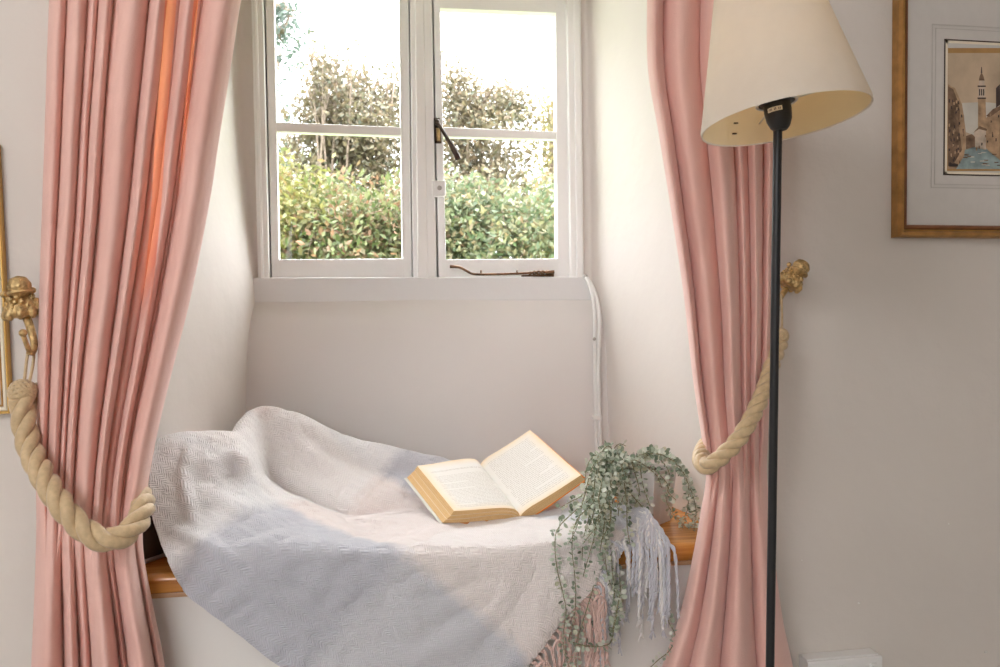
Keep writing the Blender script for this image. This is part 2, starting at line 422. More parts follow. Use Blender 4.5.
# sill board
sb = MB()
bar(sb, [(250, 277.5), (589, 276.5), (596, 300.5), (252, 303)], 1.9275, .05)
struct(sb.build('trim_1', MT['sill_paint'], smooth=False, bevel=.004))
sl = MB(); bar(sl, [(424, 289), (430, 289), (430, 297), (424, 297)], 1.9271, .002)
struct(sl.build('trim_2', MT['sill_paint'], smooth=False))

# ------------------------------------------------------------------ cables in the corner
cb_root = empty('cable_run', oy(597, 470, 1.87)); tag(cb_root, 'white painted twin cable clipped down the recess corner below the window', 'cable')
def cable(pts, r, name='cable'):
    m = MB(); m.tube(crom([oy(*p) for p in pts], 50), r, 10); return m.build(name, MT['plastic_white'], cb_root)
cable([(584.5, 276, 1.92), (588, 281, 1.905), (592, 292, 1.894), (594.5, 310, 1.886), (595, 340, 1.882), (595, 380, 1.882), (596, 420, 1.882), (597, 460, 1.882), (598, 500, 1.882)], .0045)
cable([(587, 278, 1.915), (593, 288, 1.895), (597.5, 302, 1.885), (599.5, 320, 1.878), (599, 345, 1.876), (598.5, 380, 1.876), (599.5, 420, 1.876), (600.5, 460, 1.876), (602, 500, 1.876)], .0045)
for (x, y) in ((597.5, 418),):
    m = MB(); bar(m, [(x-4.5, y-2), (x+4.5, y-2), (x+4.5, y+2), (x-4.5, y+2)], 1.868, .012); m.build('clip', MT['plastic_white'], cb_root, smooth=False, bevel=.001)
for (c_s, r_s) in ((oy(594.3, 339, 1.876), .0042), (oy(585.5, 276.5, 1.915), .0055)):
    m = MB(); m.ball(c_s, r_s, 12, 8); m.build('screw', MT['screw'], cb_root)

# ------------------------------------------------------------------ window seat
seat = empty('window_seat', (.1, 1.4, 0)); tag(seat, 'built-in window seat with orange varnished wooden top and white front panel', 'window seat')
m = MB()
pr = [(1.90, 0), (1.368, 0), (1.362, -.002), (1.358, -.006), (1.357, -.012), (1.357, -.026), (1.360, -.031), (1.366, -.034), (1.90, -.034)]
m.grid([[Vector((x, y, ZS+z)) for (y, z) in pr] for x in (-.44, -.2, .1, .4, .69)], False)
sbm = m.build('seat_board', MT['wood'], seat, angle=50)
m = MB(); m.box((-.43, 1.368, ZS-.043), (.68, 1.39, ZS-.034)); m.build('bead', MT['wood_pale'], seat, smooth=False, bevel=.003)
m = MB(); m.box((-.43, 1.376, 0), (.68, 1.399, ZS-.042)); m.build('front_panel', MT['panel'], seat, smooth=False)

# ------------------------------------------------------------------ curtains
def curtain(name, label, Lx, Rx, Yb, foldsA, foldsB, tie, ampA, ampB, bundle, glow_band, seed, ztop=2.1, ncol=420, nrow=170):
    """Lx/Rx: (py,px) tables; folds: list of (valley position, relative bulge) across the cloth"""
    def prof(folds, s, amp):
        for (a, wa), (b, wb) in zip(folds, folds[1:]):
            if s <= b or b == folds[-1][0]:
                t = max(0, min(1, (s-a)/(b-a)))
                return amp*wa*(math.sin(PI*t)**.62)*min(1.2, ((b-a)/.12)**.6)
        return 0
    rows = []; glow_vals = []
    y0, y1 = -420.0, 868.0
    for i in range(nrow+1):
        py = lerp(y0, y1, i/nrow); row = []
        lx, rx = sinterp(Lx, py), sinterp(Rx, py)
        k = sm(tie-40, tie+45, py)
        tight = math.exp(-((py-tie)/60.0)**2)
        for j in range(ncol+1):
            s = j/ncol
            # folds wander gently with height
            sw = s+.012*math.sin(PI*s)*noise.noise(Vector((s*5, py/130.0, seed)))
            sw = max(0, min(1, sw))
            d = lerp(prof(foldsA, sw, ampA), prof(foldsB, sw, ampB), k)
            d *= (1-.45*tight)
            d += (bundle[0]+(bundle[1]-bundle[0])*tight)*math.sqrt(max(0, 1-(2*s-1)**2))
            p3 = Vector((s*7, py/70.0, seed+5))
            d += .004*noise.noise(p3) + .0022*tight*noise.noise(Vector((s*26, py/26.0, seed)))
            px = lerp(lx, rx, s)
            row.append(oy(px, py, Yb-d)); glow_vals.append(glow_band(s, py) if glow_band else 0)
        rows.append(row)
    m = MB(); m.grid(rows); o = m.build(name, MT['curtain'])
    a = o.data.attributes.new('glow_band', 'FLOAT', 'POINT'); a.data.foreach_set('value', glow_vals)
    tag(o, label, 'curtain', None)
    return o
def glow_left(s, py):  # mask placing the backlit glow bands on the left curtain
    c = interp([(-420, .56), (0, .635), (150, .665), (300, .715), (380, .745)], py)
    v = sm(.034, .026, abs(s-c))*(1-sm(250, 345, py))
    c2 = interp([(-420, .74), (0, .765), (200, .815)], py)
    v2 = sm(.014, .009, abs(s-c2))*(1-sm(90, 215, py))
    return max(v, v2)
Ll = [(-420, 66), (0, 49), (150, 44), (300, 39), (460, 36), (540, 36), (667, 31), (868, 20)]
Rl = [(-420, 300), (-100, 258), (0, 241), (60, 232), (140, 219), (200, 210), (300, 190), (380, 170), (440, 156), (500, 146), (545, 143), (600, 152), (667, 165), (868, 190)]
fA = [(0, .7), (.095, .8), (.2, .75), (.255, 1.0), (.335, .8), (.52, 1.15), (.615, .35), (.685, 1.0), (.775, .5), (.80, 1.1), (1, 1)]
fB = [(0, 1.0), (.24, .9), (.36, .6), (.45, 1.1), (.66, .6), (.72, 1.15), (.93, .7), (1, 1)]
curtain('curtain', 'pink velvet curtain at left, tied back over the bare end of the window seat', Ll, Rl, 1.345, fA, fB, 535, .040, .046, (.022, .05), glow_left, 3.1)
Lr = [(-420, 655), (-60, 649), (0, 647), (70, 648), (130, 658), (210, 671), (290, 683), (380, 693), (440, 702), (475, 706), (510, 701), (560, 692), (620, 678), (667, 662), (868, 610)]
Rr = [(-420, 800), (0, 782), (200, 777), (330, 773), (440, 768), (475, 767), (560, 775), (620, 783), (667, 793), (868, 826)]
gA = [(0, 1.2), (.12, .9), (.40, 1.2), (.62, .75), (.74, 1.0), (.87, .8), (1, 1)]
gB = [(0, .7), (.21, 1.0), (.44, 1.1), (.72, .9), (1, 1)]
curtain('curtain', 'pink velvet curtain at right, tied back behind the black lamp pole', Lr, Rr, 1.345, gA, gB, 470, .040, .042, (.02, .04), None, 8.7)

# ------------------------------------------------------------------ tiebacks
def twisted(mb, path, R, r, turns, n=3, seg=10):
    prev = None; N = len(path); rows = [[] for _ in range(n)]; L = 0
    tot = sum((path[i+1]-path[i]).length for i in range(N-1))
    for i, p in enumerate(path):
        t = (path[min(i+1, N-1)]-path[max(i-1, 0)]).normalized()
        if prev is None: x = t.orthogonal().normalized()
        else: x = (prev-t*prev.dot(t)).normalized()
        prev = x; y = t.cross(x)
        if i: L += (p-path[i-1]).length
        for k in range(n):
            a = 2*PI*(turns*L/tot+k/n)
            rows[k].append(p+x*(R*math.cos(a))+y*(R*math.sin(a)))
    for k in range(n): mb.tube(rows[k], r, seg)
def turks(mb, c, R, r, ax=Vector((0, 0, 1))):
    # a woven ball knot: bands of parallel cord wrapped round a core
    mb.ball(c, R*.80, 16, 10)
    rr = random.Random(3)
    for tilt, az in ((.75, 0.2), (.75, 2.3), (.75, 4.4), (1.45, 1.1)):
        nrm = Vector((math.sin(tilt)*math.cos(az), math.sin(tilt)*math.sin(az), math.cos(tilt)))
        x = nrm.orthogonal().normalized(); y = nrm.cross(x)
        for off in (-1, 0, 1):
            o_ = off*r*1.7; q = math.sqrt(max(R*R*.1, R*R-o_*o_))
            mb.tube([c+nrm*o_+x*(q*math.cos(2*PI*k/28))+y*(q*math.sin(2*PI*k/28)) for k in range(28)], r, 6, closed=True)
tb = empty('rope_tieback', oy(22, 392, 1.33)); tag(tb, 'beige twisted rope tieback looped round the left curtain', 'tieback')
P = [oy(*p) for p in ((22, 399, 1.318), (23.5, 418, 1.312), (29, 445, 1.30), (42, 474, 1.265), (60, 503, 1.232), (80, 526, 1.222), (101, 539, 1.218), (121, 537, 1.226), (136, 524, 1.245), (143, 508, 1.275), (141, 497, 1.32), (130, 480, 1.362), (100, 455, 1.374), (60, 420, 1.374), (36, 400, 1.362), (30, 392, 1.345))]
m = MB(); twisted(m, crom(P, 260), .0085, .0095, 7); m.build('rope', MT['rope'], tb)
m = MB(); turks(m, oy(22.5, 392, 1.322), .0165, .0037); m.build('knot', MT['rope'], tb)
m = MB()
lp = [oy(*p) for p in ((24, 384, 1.322), (26, 366, 1.33), (28, 352, 1.335), (31, 348, 1.335), (33.5, 352, 1.335), (33, 364, 1.33), (29, 384, 1.322))]
m.tube(crom(lp, 40), .0024, 8); m.build('cord_loop', MT['rope'], tb)
tb = empty('rope_tieback', oy(781, 336, 1.33)); tag(tb, 'beige twisted rope tieback looped round the right curtain behind the lamp pole', 'tieback')
P = [oy(*p) for p in ((780, 343, 1.318), (773, 362, 1.30), (765, 388, 1.262), (752, 417, 1.238), (737, 441, 1.232), (720, 458, 1.232), (708, 466, 1.238), (701.5, 463, 1.262), (701, 455, 1.30), (706, 445, 1.345), (722, 430, 1.374), (750, 395, 1.374), (774, 352, 1.36), (778, 340, 1.34))]
m = MB(); twisted(m, crom(P, 240), .0068, .0076, 9.5); m.build('rope', MT['rope'], tb)
m = MB(); turks(m, oy(780, 336, 1.322), .0125, .0029); m.build('knot', MT['rope'], tb)
m = MB(); m.tube(crom([oy(778, 328, 1.322), oy(776.5, 310, 1.33), oy(778, 298, 1.335), oy(781, 295, 1.335), oy(782, 312, 1.33), oy(782, 328, 1.322)], 36), .002, 8); m.build('cord_loop', MT['rope'], tb)

# ornate brass holdbacks
def holdback(label, cx, cy, headc, headr, bodyc, bodyr, ang, mirror):
    r = empty('brass_hook', oy(cx, cy, 1.39)); tag(r, label, 'curtain hook', 'brass curtain hooks')
    rot = Matrix.Rotation(ang, 3, 'Y')
    hc = oy(*headc, 1.335); bc = oy(*bodyc, 1.35)
    m = MB(); m.ball(hc, (headr, headr*.95, headr), 28, 16, rot, lambda a, b: 1+.05*math.cos(10*b)*math.sin(a)+.03*math.cos(9*a))
    m.tube([hc+rot @ Vector((headr*.95*math.cos(2*PI*k/24), headr*.95*math.sin(2*PI*k/24), -headr*.45)) for k in range(24)], headr*.16, 8, closed=True)
    m.build('finial_head', MT['brass'], r)
    axb = rot @ Vector((0, 0, 1))
    m = MB(); m.lathe([(bodyr*q_, bodyr*h_) for (q_, h_) in ((.05, 1.0), (.40, .95), (.62, .80), (.74, .55), (.84, .25), (.98, -.05), (1.08, -.30), (1.06, -.52), (.86, -.66), (.50, -.70), (.05, -.66))], bc, axb, 56, lambda a, h: 1+.075*math.cos(9*a)*sm(bodyr*.7, -bodyr*.5, h)+.03*math.cos(18*a+h*600))
    for k in range(9):       # scalloped lower edge
        a = 2*PI*k/9; e = rot @ Vector((math.cos(a)*bodyr*.98, math.sin(a)*bodyr*.98, -bodyr*.50)); m.ball(bc+e, (bodyr*.24, bodyr*.24, bodyr*.30), 12, 8, rot)
    for q in range(3):       # rows of scales
        for k in range(14):
            a = 2*PI*(k+.5*(q % 2))/14; rq = (.72, .84, .96)[q]*bodyr; e = rot @ Vector((math.cos(a)*rq, math.sin(a)*rq, bodyr*(.56, .26, -.04)[q])); m.ball(bc+e, (bodyr*.10, bodyr*.10, bodyr*.14), 8, 6, rot)
    for k in range(5):       # raised rosette
        a = 2*PI*k/5; e = rot @ Vector((bodyr*.33*math.cos(a), -bodyr*.80, bodyr*(.25+.33*math.sin(a))))
        m.ball(bc+e, bodyr*.2, 10, 8)
    m.ball(bc+rot @ Vector((0, -bodyr*.9, bodyr*.25)), bodyr*.16, 10, 8)
    for sx in (-1, 1): m.ball(bc+rot @ Vector((sx*bodyr*.85, -bodyr*.2, bodyr*.85)), bodyr*.2, 12, 8)
    m.build('finial_body', MT['brass'], r)
    return r, bc
r, bc = holdback('ornate brass curtain hook on the wall beside the left curtain', 22, 300, (19.5, 287), .0165, (22, 306), .0245, -.15, 1)
m = MB(); m.tube(crom([oy(27, 318, 1.35), oy(31, 330, 1.345), oy(34, 342, 1.34), (oy(33, 352, 1.33)), oy(29, 352, 1.318)], 24), lambda t: .0062-.002*t, 10)
m.tube(crom([oy(29, 351, 1.318), oy(26, 343, 1.31), oy(23.5, 336, 1.305)], 12), .0035, 10); m.ball(oy(23, 333, 1.304), .0058, 14, 10)
m.lathe([(.0, .002), (.014, .002), (.014, -.012)], bc+Vector((0, .04, 0)), Vector((0, -1, 0)), 20)
m.tube([bc, bc+Vector((0, .052, 0))], .009, 12); m.build('hook_arm', MT['brass'], r)
r, bc = holdback('ornate brass curtain hook on the wall behind the black lamp pole', 792, 278, (800.5, 268), .0150, (791, 279), .0215, .55, -1)
m = MB(); m.tube(crom([oy(786, 289, 1.35), oy(782, 295, 1.345), oy(778, 303, 1.34), oy(777, 309, 1.33), oy(778, 310, 1.318)], 20), lambda t: .0055-.002*t, 10)
m.tube([bc, bc+Vector((0, .052, 0))], .009, 12); m.build('hook_arm', MT['brass'], r)

# ------------------------------------------------------------------ floor lamp
YLp = 1.03
top = oy(778, 112, YLp); bot = oy(770, 667, YLp)
dirp = (top-bot).normalized(); base = bot+dirp*((0.02-bot.z)/dirp.z)
lamp = empty('floor_lamp', (base.x, base.y, 0)); tag(lamp, 'black floor lamp with tilted cream drum shade in front of the right curtain', 'floor lamp')
m = MB(); m.tube([base, lerp(base, top, .5), top], .0058, 16); m.build('pole', MT['black'], lamp, angle=40)
m = MB(); m.lathe([(0, 0), (.125, 0), (.128, .004), (.126, .014), (.11, .018), (.03, .022), (.014, .034), (.0075, .05), (0, .05)], Vector((base.x, base.y, 0)), Vector((0, 0, 1)), 48); m.build('base', MT['black'], lamp, angle=40)
# shade: tilted about the view direction and toward the viewer
sc = oy(784.5, 120.5, YLp)
view = (sc-O); view.z = 0; view.normalize()
axis = Matrix.Rotation(math.radians(-7.6), 3, view) @ Vector((0, 0, 1))
axis = (Matrix.Rotation(math.radians(-2.5), 3, rt) @ axis).normalized()
RB, RT_, HS = .109, .060, .205
m = MB()
m.lathe([(RB-.0012, 0), (RB+.0008, -.0008), (RB+.001, .004), (lerp(RB, RT_, .5)+.001, HS/2), (RT_+.001, HS), (RT_-.0012, HS)], sc, axis, 72)
def shade_mat(name, col, tr):
    mm = mat(name, col, .85, bump=.0004, bscale=500, var=.02, vscale=60)
    nt = mm.node_tree; b = nt.nodes['Principled BSDF']; t = nt.nodes.new('ShaderNodeBsdfTranslucent'); t.inputs[0].default_value = (.92, .87, .78, 1)
    mx = nt.nodes.new('ShaderNodeMixShader'); mx.inputs[0].default_value = tr
    nt.links.new(b.outputs[0], mx.inputs[1]); nt.links.new(t.outputs[0], mx.inputs[2]); nt.links.new(mx.outputs[0], nt.nodes['Material Output'].inputs[0]); return mm
MT['shade_out'] = shade_mat('cream_linen', (.82, .78, .73), .42)
MT['shade_in'] = shade_mat('yellow_lining', (1.0, .80, .40), .6)
m.build('lamp_shade', MT['shade_out'], lamp, angle=50)
m = MB(); m.lathe([(RB-.0015, .001), (lerp(RB, RT_, .5)-.0012, HS/2), (RT_-.0015, HS-.001)], sc, axis, 72); li = m.build('shade_lining', MT['shade_in'], lamp); li['label'] = 'yellowed inner lining of the shade'
m = MB()   # spider ring and fittings inside the shade
hub = top+axis*.0125
m.tube([hub+(axis.orthogonal().normalized()*.0262*math.cos(a)+axis.cross(axis.orthogonal().normalized())*.0262*math.sin(a)) for a in [2*PI*k/28 for k in range(28)]], .0018, 6, closed=True)
for k in range(3):
    a = 2*PI*k/3+.6; x = axis.orthogonal().normalized(); y = axis.cross(x); e = x*math.cos(a)+y*math.sin(a)
    m.tube([hub+e*.0262, sc+axis*.028+e*(lerp(RB, RT_, .136)-.002)], .0014, 6)
m.build('shade_carrier', MT['plastic_white'], lamp)
m = MB(); m.lathe([(0, -.026), (.0085, -.026), (.0125, -.022), (.0165, -.012), (.0178, 0), (.0178, .010), (.0235, .0105), (.0235, .014), (.0178, .015), (.0165, .045), (0, .045)], top+axis*.001, axis, 32); m.build('lamp_holder', MT['black_plastic'], lamp, angle=35)
m = MB(); bulb_c = top+axis*.075
m.lathe([(0, -.034), (.012, -.034), (.013, -.022), (.019, -.010), (.024, .006), (.022, .020), (.012, .030), (0, .033)], bulb_c, axis, 28)
bm_ = bpy.data.materials.new('added_bulb_glow'); bm_.use_nodes = True; pb = bm_.node_tree.nodes['Principled BSDF']
pb.inputs['Base Color'].default_value = (.9, .88, .84, 1); pb.inputs['Emission Color'].default_value = (1, .72, .38, 1); pb.inputs['Emission Strength'].default_value = 1.8  # bulb glow added to brighten the lining; lamp not known to be lit
m.build('added_bulb', bm_, lamp)
m = MB()   # small cream rating label wrapped on the holder
x = (O-top); x -= axis*x.dot(axis); x.normalize(); y = axis.cross(x)
rows = []
for hh in (-.0035, .0025):
    rows.append([top+axis*(hh+.001)+x*(.0182*math.cos(a))+y*(.0182*math.sin(a)) for a in [lerp(-.75, .35, k/12) for k in range(13)]])
m.grid(rows); lb = m.build('rating_label', MT['cream'], lamp); lb['label'] = 'small cream sticker'
m = MB()
for k in range(9):
    if k in (3, 6): continue
    a = lerp(-.62, .2, k/8); rows = [[top+axis*(hh+.001)+x*(.01835*math.cos(b))+y*(.01835*math.sin(b)) for b in (a-.025, a+.025)] for hh in (-.002, .001)]
    m.grid(rows)
m.build('label_print', MT['ink'], lamp)
m = MB()
for (px, py) in ((735, 123.5), (734, 134)):
    c = oy(px, py, YLp+.06)
    m.ball(c, (.003, .002, .002), 8, 6)
# two small metal fixings on the lining
m = MB(); x = axis.orthogonal().normalized(); y = axis.cross(x)
def on_lining(px, py):     # intersect the pixel ray with the inner cone
    d = ray(px, py).normalized(); best = None
    for i in range(400):
        p = O+d*(0.9+.0012*i); q = p-sc; hgt = q.dot(axis)
        if 0 < hgt < HS:
            rad = (q-axis*hgt).length; rc = lerp(RB, RT_, hgt/HS)-.002
            if rad < rc: best = p
            elif best is not None: return p
    return best or sc
for (px, py) in ((735.5, 123.5), (734, 134)):
    c = on_lining(px, py); m.tube([c-Vector((.003, .0015, 0)), c+Vector((.0035, -.0005, .0006))], .0011, 8)
m.build('fixing', MT['iron'], lamp)

# ------------------------------------------------------------------ pictures
def pic_frame(root, x0, y0, x1, y1, wl, mats):
    """moulded frame around world rectangle in the wall plane"""
    prof = mats
    for (nm, mt, i0, i1, ya, yb) in prof:
        m = MB()
        rows = []
        for (dx, dy) in ((i0, ya), ((i0*.7+i1*.3), yb), ((i0*.3+i1*.7), yb), (i1, ya)):
            rows.append([Vector((x0+dx, YW-dy, y0+dx)), Vector((x1-dx, YW-dy, y0+dx)), Vector((x1-dx, YW-dy, y1-dx)), Vector((x0+dx, YW-dy, y1-dx))])
        rows.insert(0, [Vector((p.x, YW-.001, p.z)) for p in rows[0]]); rows.append([Vector((p.x, YW-.001, p.z)) for p in rows[-1]])
        m.grid(rows, True); m.build(nm, mt, root, smooth=False)
a = oy(891, 237, YW-.02); a.x = oy(891, 237, YW-.001).x; b = oy(1112, -17, YW-.02)
pic = empty('framed_picture', (lerp(a.x, b.x, .5), YW, a.z)); tag(pic, 'gilt framed watercolour of a canal with bell tower on right wall', 'picture')
X0, Z0, X1, Z1 = a.x, a.z, b.x, b.z
W = oy(909, 218, YW-.02).x-X0
pic_frame(pic, X0, Z0, X1, Z1, W, [('frame', MT['gilt'], 0, W*.52, .020, .026), ('frame_bead', MT['gilt_line'], W*.52, W*.62, .016, .019), ('frame_slip', MT['frame_dark'], W*.62, W, .014, .017)])
m = MB(); m.box((X0+W*.8, YW-.010, Z0+W*.8), (X1-W*.8, YW-.004, Z1-W*.8)); mb_ = m.build('mount', MT['mat_board'], pic, smooth=False)
def wrect(px0, py0, px1, py1, Y): return oy(px0, py1, Y), oy(px1, py0, Y)
def ring(name, px0, py0, px1, py1, wpx, Y, mt):
    m = MB(); k = 1.45*wpx/820
    lo, hi = wrect(px0, py0, px1, py1, Y)
    for (q0, q1) in (((lo.x, lo.z), (hi.x, lo.z+k)), ((lo.x, hi.z-k), (hi.x, hi.z)), ((lo.x, lo.z), (lo.x+k, hi.z)), ((hi.x-k, lo.z), (hi.x, hi.z))):
        m.box((q0[0], Y, q0[1]), (q1[0], Y+.0006, q1[1]))
    return m.build(name, mt, pic, smooth=False)
YP = YW-.0108
ring('mount_line', 931, 31, 1069, 188, 1.2, YP, MT['mat_line']); ring('mount_line', 934.5, 34.5, 1065, 184.5, .8, YP, MT['mat_line'])
ring('mount_border', 943.5, 44.5, 1056, 175, 1.3, YP-.0004, MT['ink']); ring('mount_bevel', 944.8, 45.8, 1055, 174, 2.6, YP-.0002, MT['cream'])
# the watercolour: flat layers on paper
def pm(n, c, var=.25, vs=60): return mat(n, c, .85, var=var, vscale=vs, detail=6)
pmats = [pm('wash_sky', (.52, .40, .28), .22, 14), pm('wash_cloud', (.56, .53, .47), .15, 20), pm('wash_water', (.28, .36, .36), .3, 40), pm('wash_umber', (.20, .125, .08), .5, 70), pm('wash_ochre', (.42, .28, .17), .4, 60), pm('wash_shadow', (.07, .05, .045), .3, 60), pm('wash_stone', (.52, .43, .34), .3, 60), pm('wash_slip', (.42, .24, .09), .1, 40)]
m = MB()
lay = [0]
def poly(mi, pts):
    lay[0] += 1; m.cur = mi; Y = YP-.0001-.00002*lay[0]
    m.prism([oy(x, y, Y) for (x, y) in pts], (0, .00001, 0))
poly(7, [(947, 48), (1052, 48), (1052, 171), (947, 171)])
poly(0, [(948, 53), (1051, 53), (1051, 169), (948, 169)])
poly(1, [(962, 103), (985, 102), (1010, 105), (1010, 128), (985, 140), (966, 132)])
poly(2, [(965, 150), (979, 145), (992, 150), (1002, 158), (1006, 169), (956, 169)])
poly(4, [(948, 84), (952, 87), (955, 88), (958, 95), (962, 105), (964, 116), (966, 140), (964, 156), (956, 169), (948, 169)])
poly(3, [(948, 86), (953, 89), (957, 99), (960, 110), (959, 128), (962, 150), (953, 165), (948, 166)])
rr = random.Random(5)
for k in range(60):
    x = rr.uniform(948.5, 963); y = rr.uniform(96, 164)
    if x > 950+(y-86)*.6: continue
    poly(rr.choice([5, 5, 4, 3]), [(x, y), (x+rr.uniform(.8, 1.8), y), (x+1.4, y+rr.uniform(1.5, 4)), (x, y+3)])
# bell tower
poly(4, [(978, 98), (985.5, 98), (986.5, 132), (978, 132)]); poly(6, [(978.3, 86), (985, 86), (985, 98), (978.3, 98)])
poly(5, [(977.5, 97.5), (986, 97.5), (986, 99), (977.5, 99)]); poly(5, [(977.6, 85.5), (985.8, 85.5), (985.8, 87), (977.6, 87)])
for k in range(3): poly(5, [(979+2*k, 89), (980.2+2*k, 89), (980.2+2*k, 95.5), (979+2*k, 95.5)])
poly(6, [(979, 80), (984.4, 80), (984.6, 85.5), (978.9, 85.5)]); poly(3, [(978.8, 80.5), (979.6, 76.5), (981.6, 72), (983.6, 76.5), (984.6, 80.5)]); poly(5, [(981.2, 67), (981.9, 67), (982.3, 73), (980.8, 73)])
# right-hand houses
poly(4, [(986, 118), (992, 111), (998, 107), (1010, 104), (1010, 160), (1000, 160), (990, 152), (984, 146)])
poly(6, [(974, 132), (980, 127), (986, 129), (986, 150), (974, 147)]); poly(3, [(973, 133), (979.5, 126), (987, 129), (986.5, 131), (979, 129)])
poly(3, [(986, 116), (993, 109), (1000, 106), (1000, 110), (990, 117)]); poly(3, [(966, 136), (972, 134), (975, 137), (975, 147), (966, 149)])
poly(3, [(1000, 92), (1006, 86), (1051, 80), (1051, 169), (1010, 169), (1000, 158)]); poly(5, [(996, 88), (1000, 84), (1001, 104), (996, 108)])
for k in range(70):
    x = rr.uniform(975, 1048); y = rr.uniform(112, 158)
    if x < 987 and y < 132: continue
    poly(rr.choice([5, 5, 3, 4, 6]), [(x, y), (x+rr.uniform(.7, 1.6), y), (x+1.2, y+rr.uniform(1.5, 3.5)), (x, y+3)])
for k in range(20):
    x = rr.uniform(962, 1000); y = rr.uniform(152, 168); poly(rr.choice([1, 3, 2]), [(x, y), (x+rr.uniform(3, 7), y), (x+4, y+1), (x, y+1)])
poly(5, [(949, 163), (958, 164), (958, 166.5), (949, 166.5)])
m.build('watercolour', pmats, pic, smooth=False)

a = oy(-190, 419, YW-.012); b = oy(10.5, 160, YW-.012)
pic2 = empty('framed_picture', (b.x, YW, a.z)); tag(pic2, 'gilt edged picture frame on the left wall, mostly cut off by the photo edge', 'picture')
x1 = oy(11, 419, YW-.012).x; x0 = x1-.30; z0 = a.z; z1 = z0+.42; wf_ = .0145
pic = pic2
pic_frame(pic2, x0, z0, x1, z1, wf_, [('frame', MT['gilt_line'], 0, wf_*.3, .012, .015), ('frame_slip', MT['cream'], wf_*.3, wf_*.75, .010, .012), ('frame_bead', MT['gilt'], wf_*.75, wf_, .009, .011)])
m = MB(); m.box((x0+wf_*.8, YW-.008, z0+wf_*.8), (x1-wf_*.8, YW-.003, z1-wf_*.8)); m.build('mount', MT['mat_line'], pic2, smooth=False)
pic2_pivot = Vector((x1, YW, z0))
R = Matrix.Translation(pic2_pivot) @ Matrix.Rotation(math.radians(-1.2), 4, 'Y') @ Matrix.Translation(-pic2_pivot)
pic2.matrix_world = R @ pic2.matrix_world

# ------------------------------------------------------------------ double socket low on the right wall
a = oy(806, 660, YW-.03); b = oy(880.5, 654, YW-.03)
sk = empty('wall_socket', (lerp(a.x, b.x, .5), YW, b.z-.086)); tag(sk, 'white surface mounted double socket low on the wall right of the lamp', 'socket')
zt = lerp(a.z, b.z, .6)
m = MB(); m.box((a.x+.002, YW-.028, zt-.086), (b.x-.002, YW-.001, zt)); m.build('back_box', MT['plastic_white'], sk, smooth=False, bevel=.002)
m = MB(); m.box((a.x, YW-.037, zt-.087), (b.x, YW-.029, zt-.001)); m.build('face_plate', MT['plastic_white'], sk, smooth=False, bevel=.002)
for f in (.28, .72):
    x = lerp(a.x, b.x, f)
    m = MB(); m.box((x-.006+.022, YW-.041, zt-.03), (x+.006+.022, YW-.036, zt-.012)); m.build('rocker_switch', MT['plastic_white'], sk, smooth=False, bevel=.001)
    m = MB()
    for (dx, dz, w2, h2) in ((0, -.035, .002, .004), (-.011, -.058, .0035, .002), (.011, -.058, .0035, .002)): m.box((x+dx-w2, YW-.0374, zt+dz-h2), (x+dx+w2, YW-.0369, zt+dz+h2))
    m.build('socket_hole', MT['black_plastic'], sk, smooth=False)

# ------------------------------------------------------------------ seat cushion hidden under the blanket
cu = empty('seat_cushion', (oz(150, 563, ZS).x, 1.5, ZS)); tag(cu, 'dark taupe cushion with pale piping peeping out under the blanket by left curtain', 'cushion')
p = oz(146, 564.5, ZS); q = oz(172, 554.5, ZS); d = (q-p).normalized(); n = Vector((-d.y, d.x, 0))
m = MB()
w_, dp, hh = .30, .20, .085
def cush(u, v, h): return p - d*.03 + d*(u*w_) + n*(v*dp) + Vector((0, 0, h))
rows = []
for (ins, h) in ((.03, .004), (.0, .010), (-.005, .05), (0, hh-.03), (.03, hh-.01), (.12, hh)):
    row = []
    for k in range(40):
        a_ = 2*PI*k/40; cx_, sy_ = math.cos(a_), math.sin(a_)
        e = (abs(cx_)**8+abs(sy_)**8)**(-1/8)
        row.append(cush(.5+.5*cx_*e*(1-ins), .5+.5*sy_*e*(1-ins), h))
    rows.append(row)
rows.append([cush(.5, .5, hh+.004)]*40)
m.grid(rows, True); m.build('cushion_body', mat('taupe_cloth', (.13, .095, .08), .9, bump=.0006, bscale=400), cu)
m = MB()
m.tube([cush(.5+.5*math.cos(a_)*((abs(math.cos(a_))**8+abs(math.sin(a_))**8)**(-1/8)), .5+.5*math.sin(a_)*((abs(math.cos(a_))**8+abs(math.sin(a_))**8)**(-1/8)), .0045) for a_ in [2*PI*k/80 for k in range(80)]], .0038, 8, closed=True)
pp = m.build('piping', mat('grey_piping', (.5, .48, .47), .8), cu); pp['label'] = 'pale grey piping'

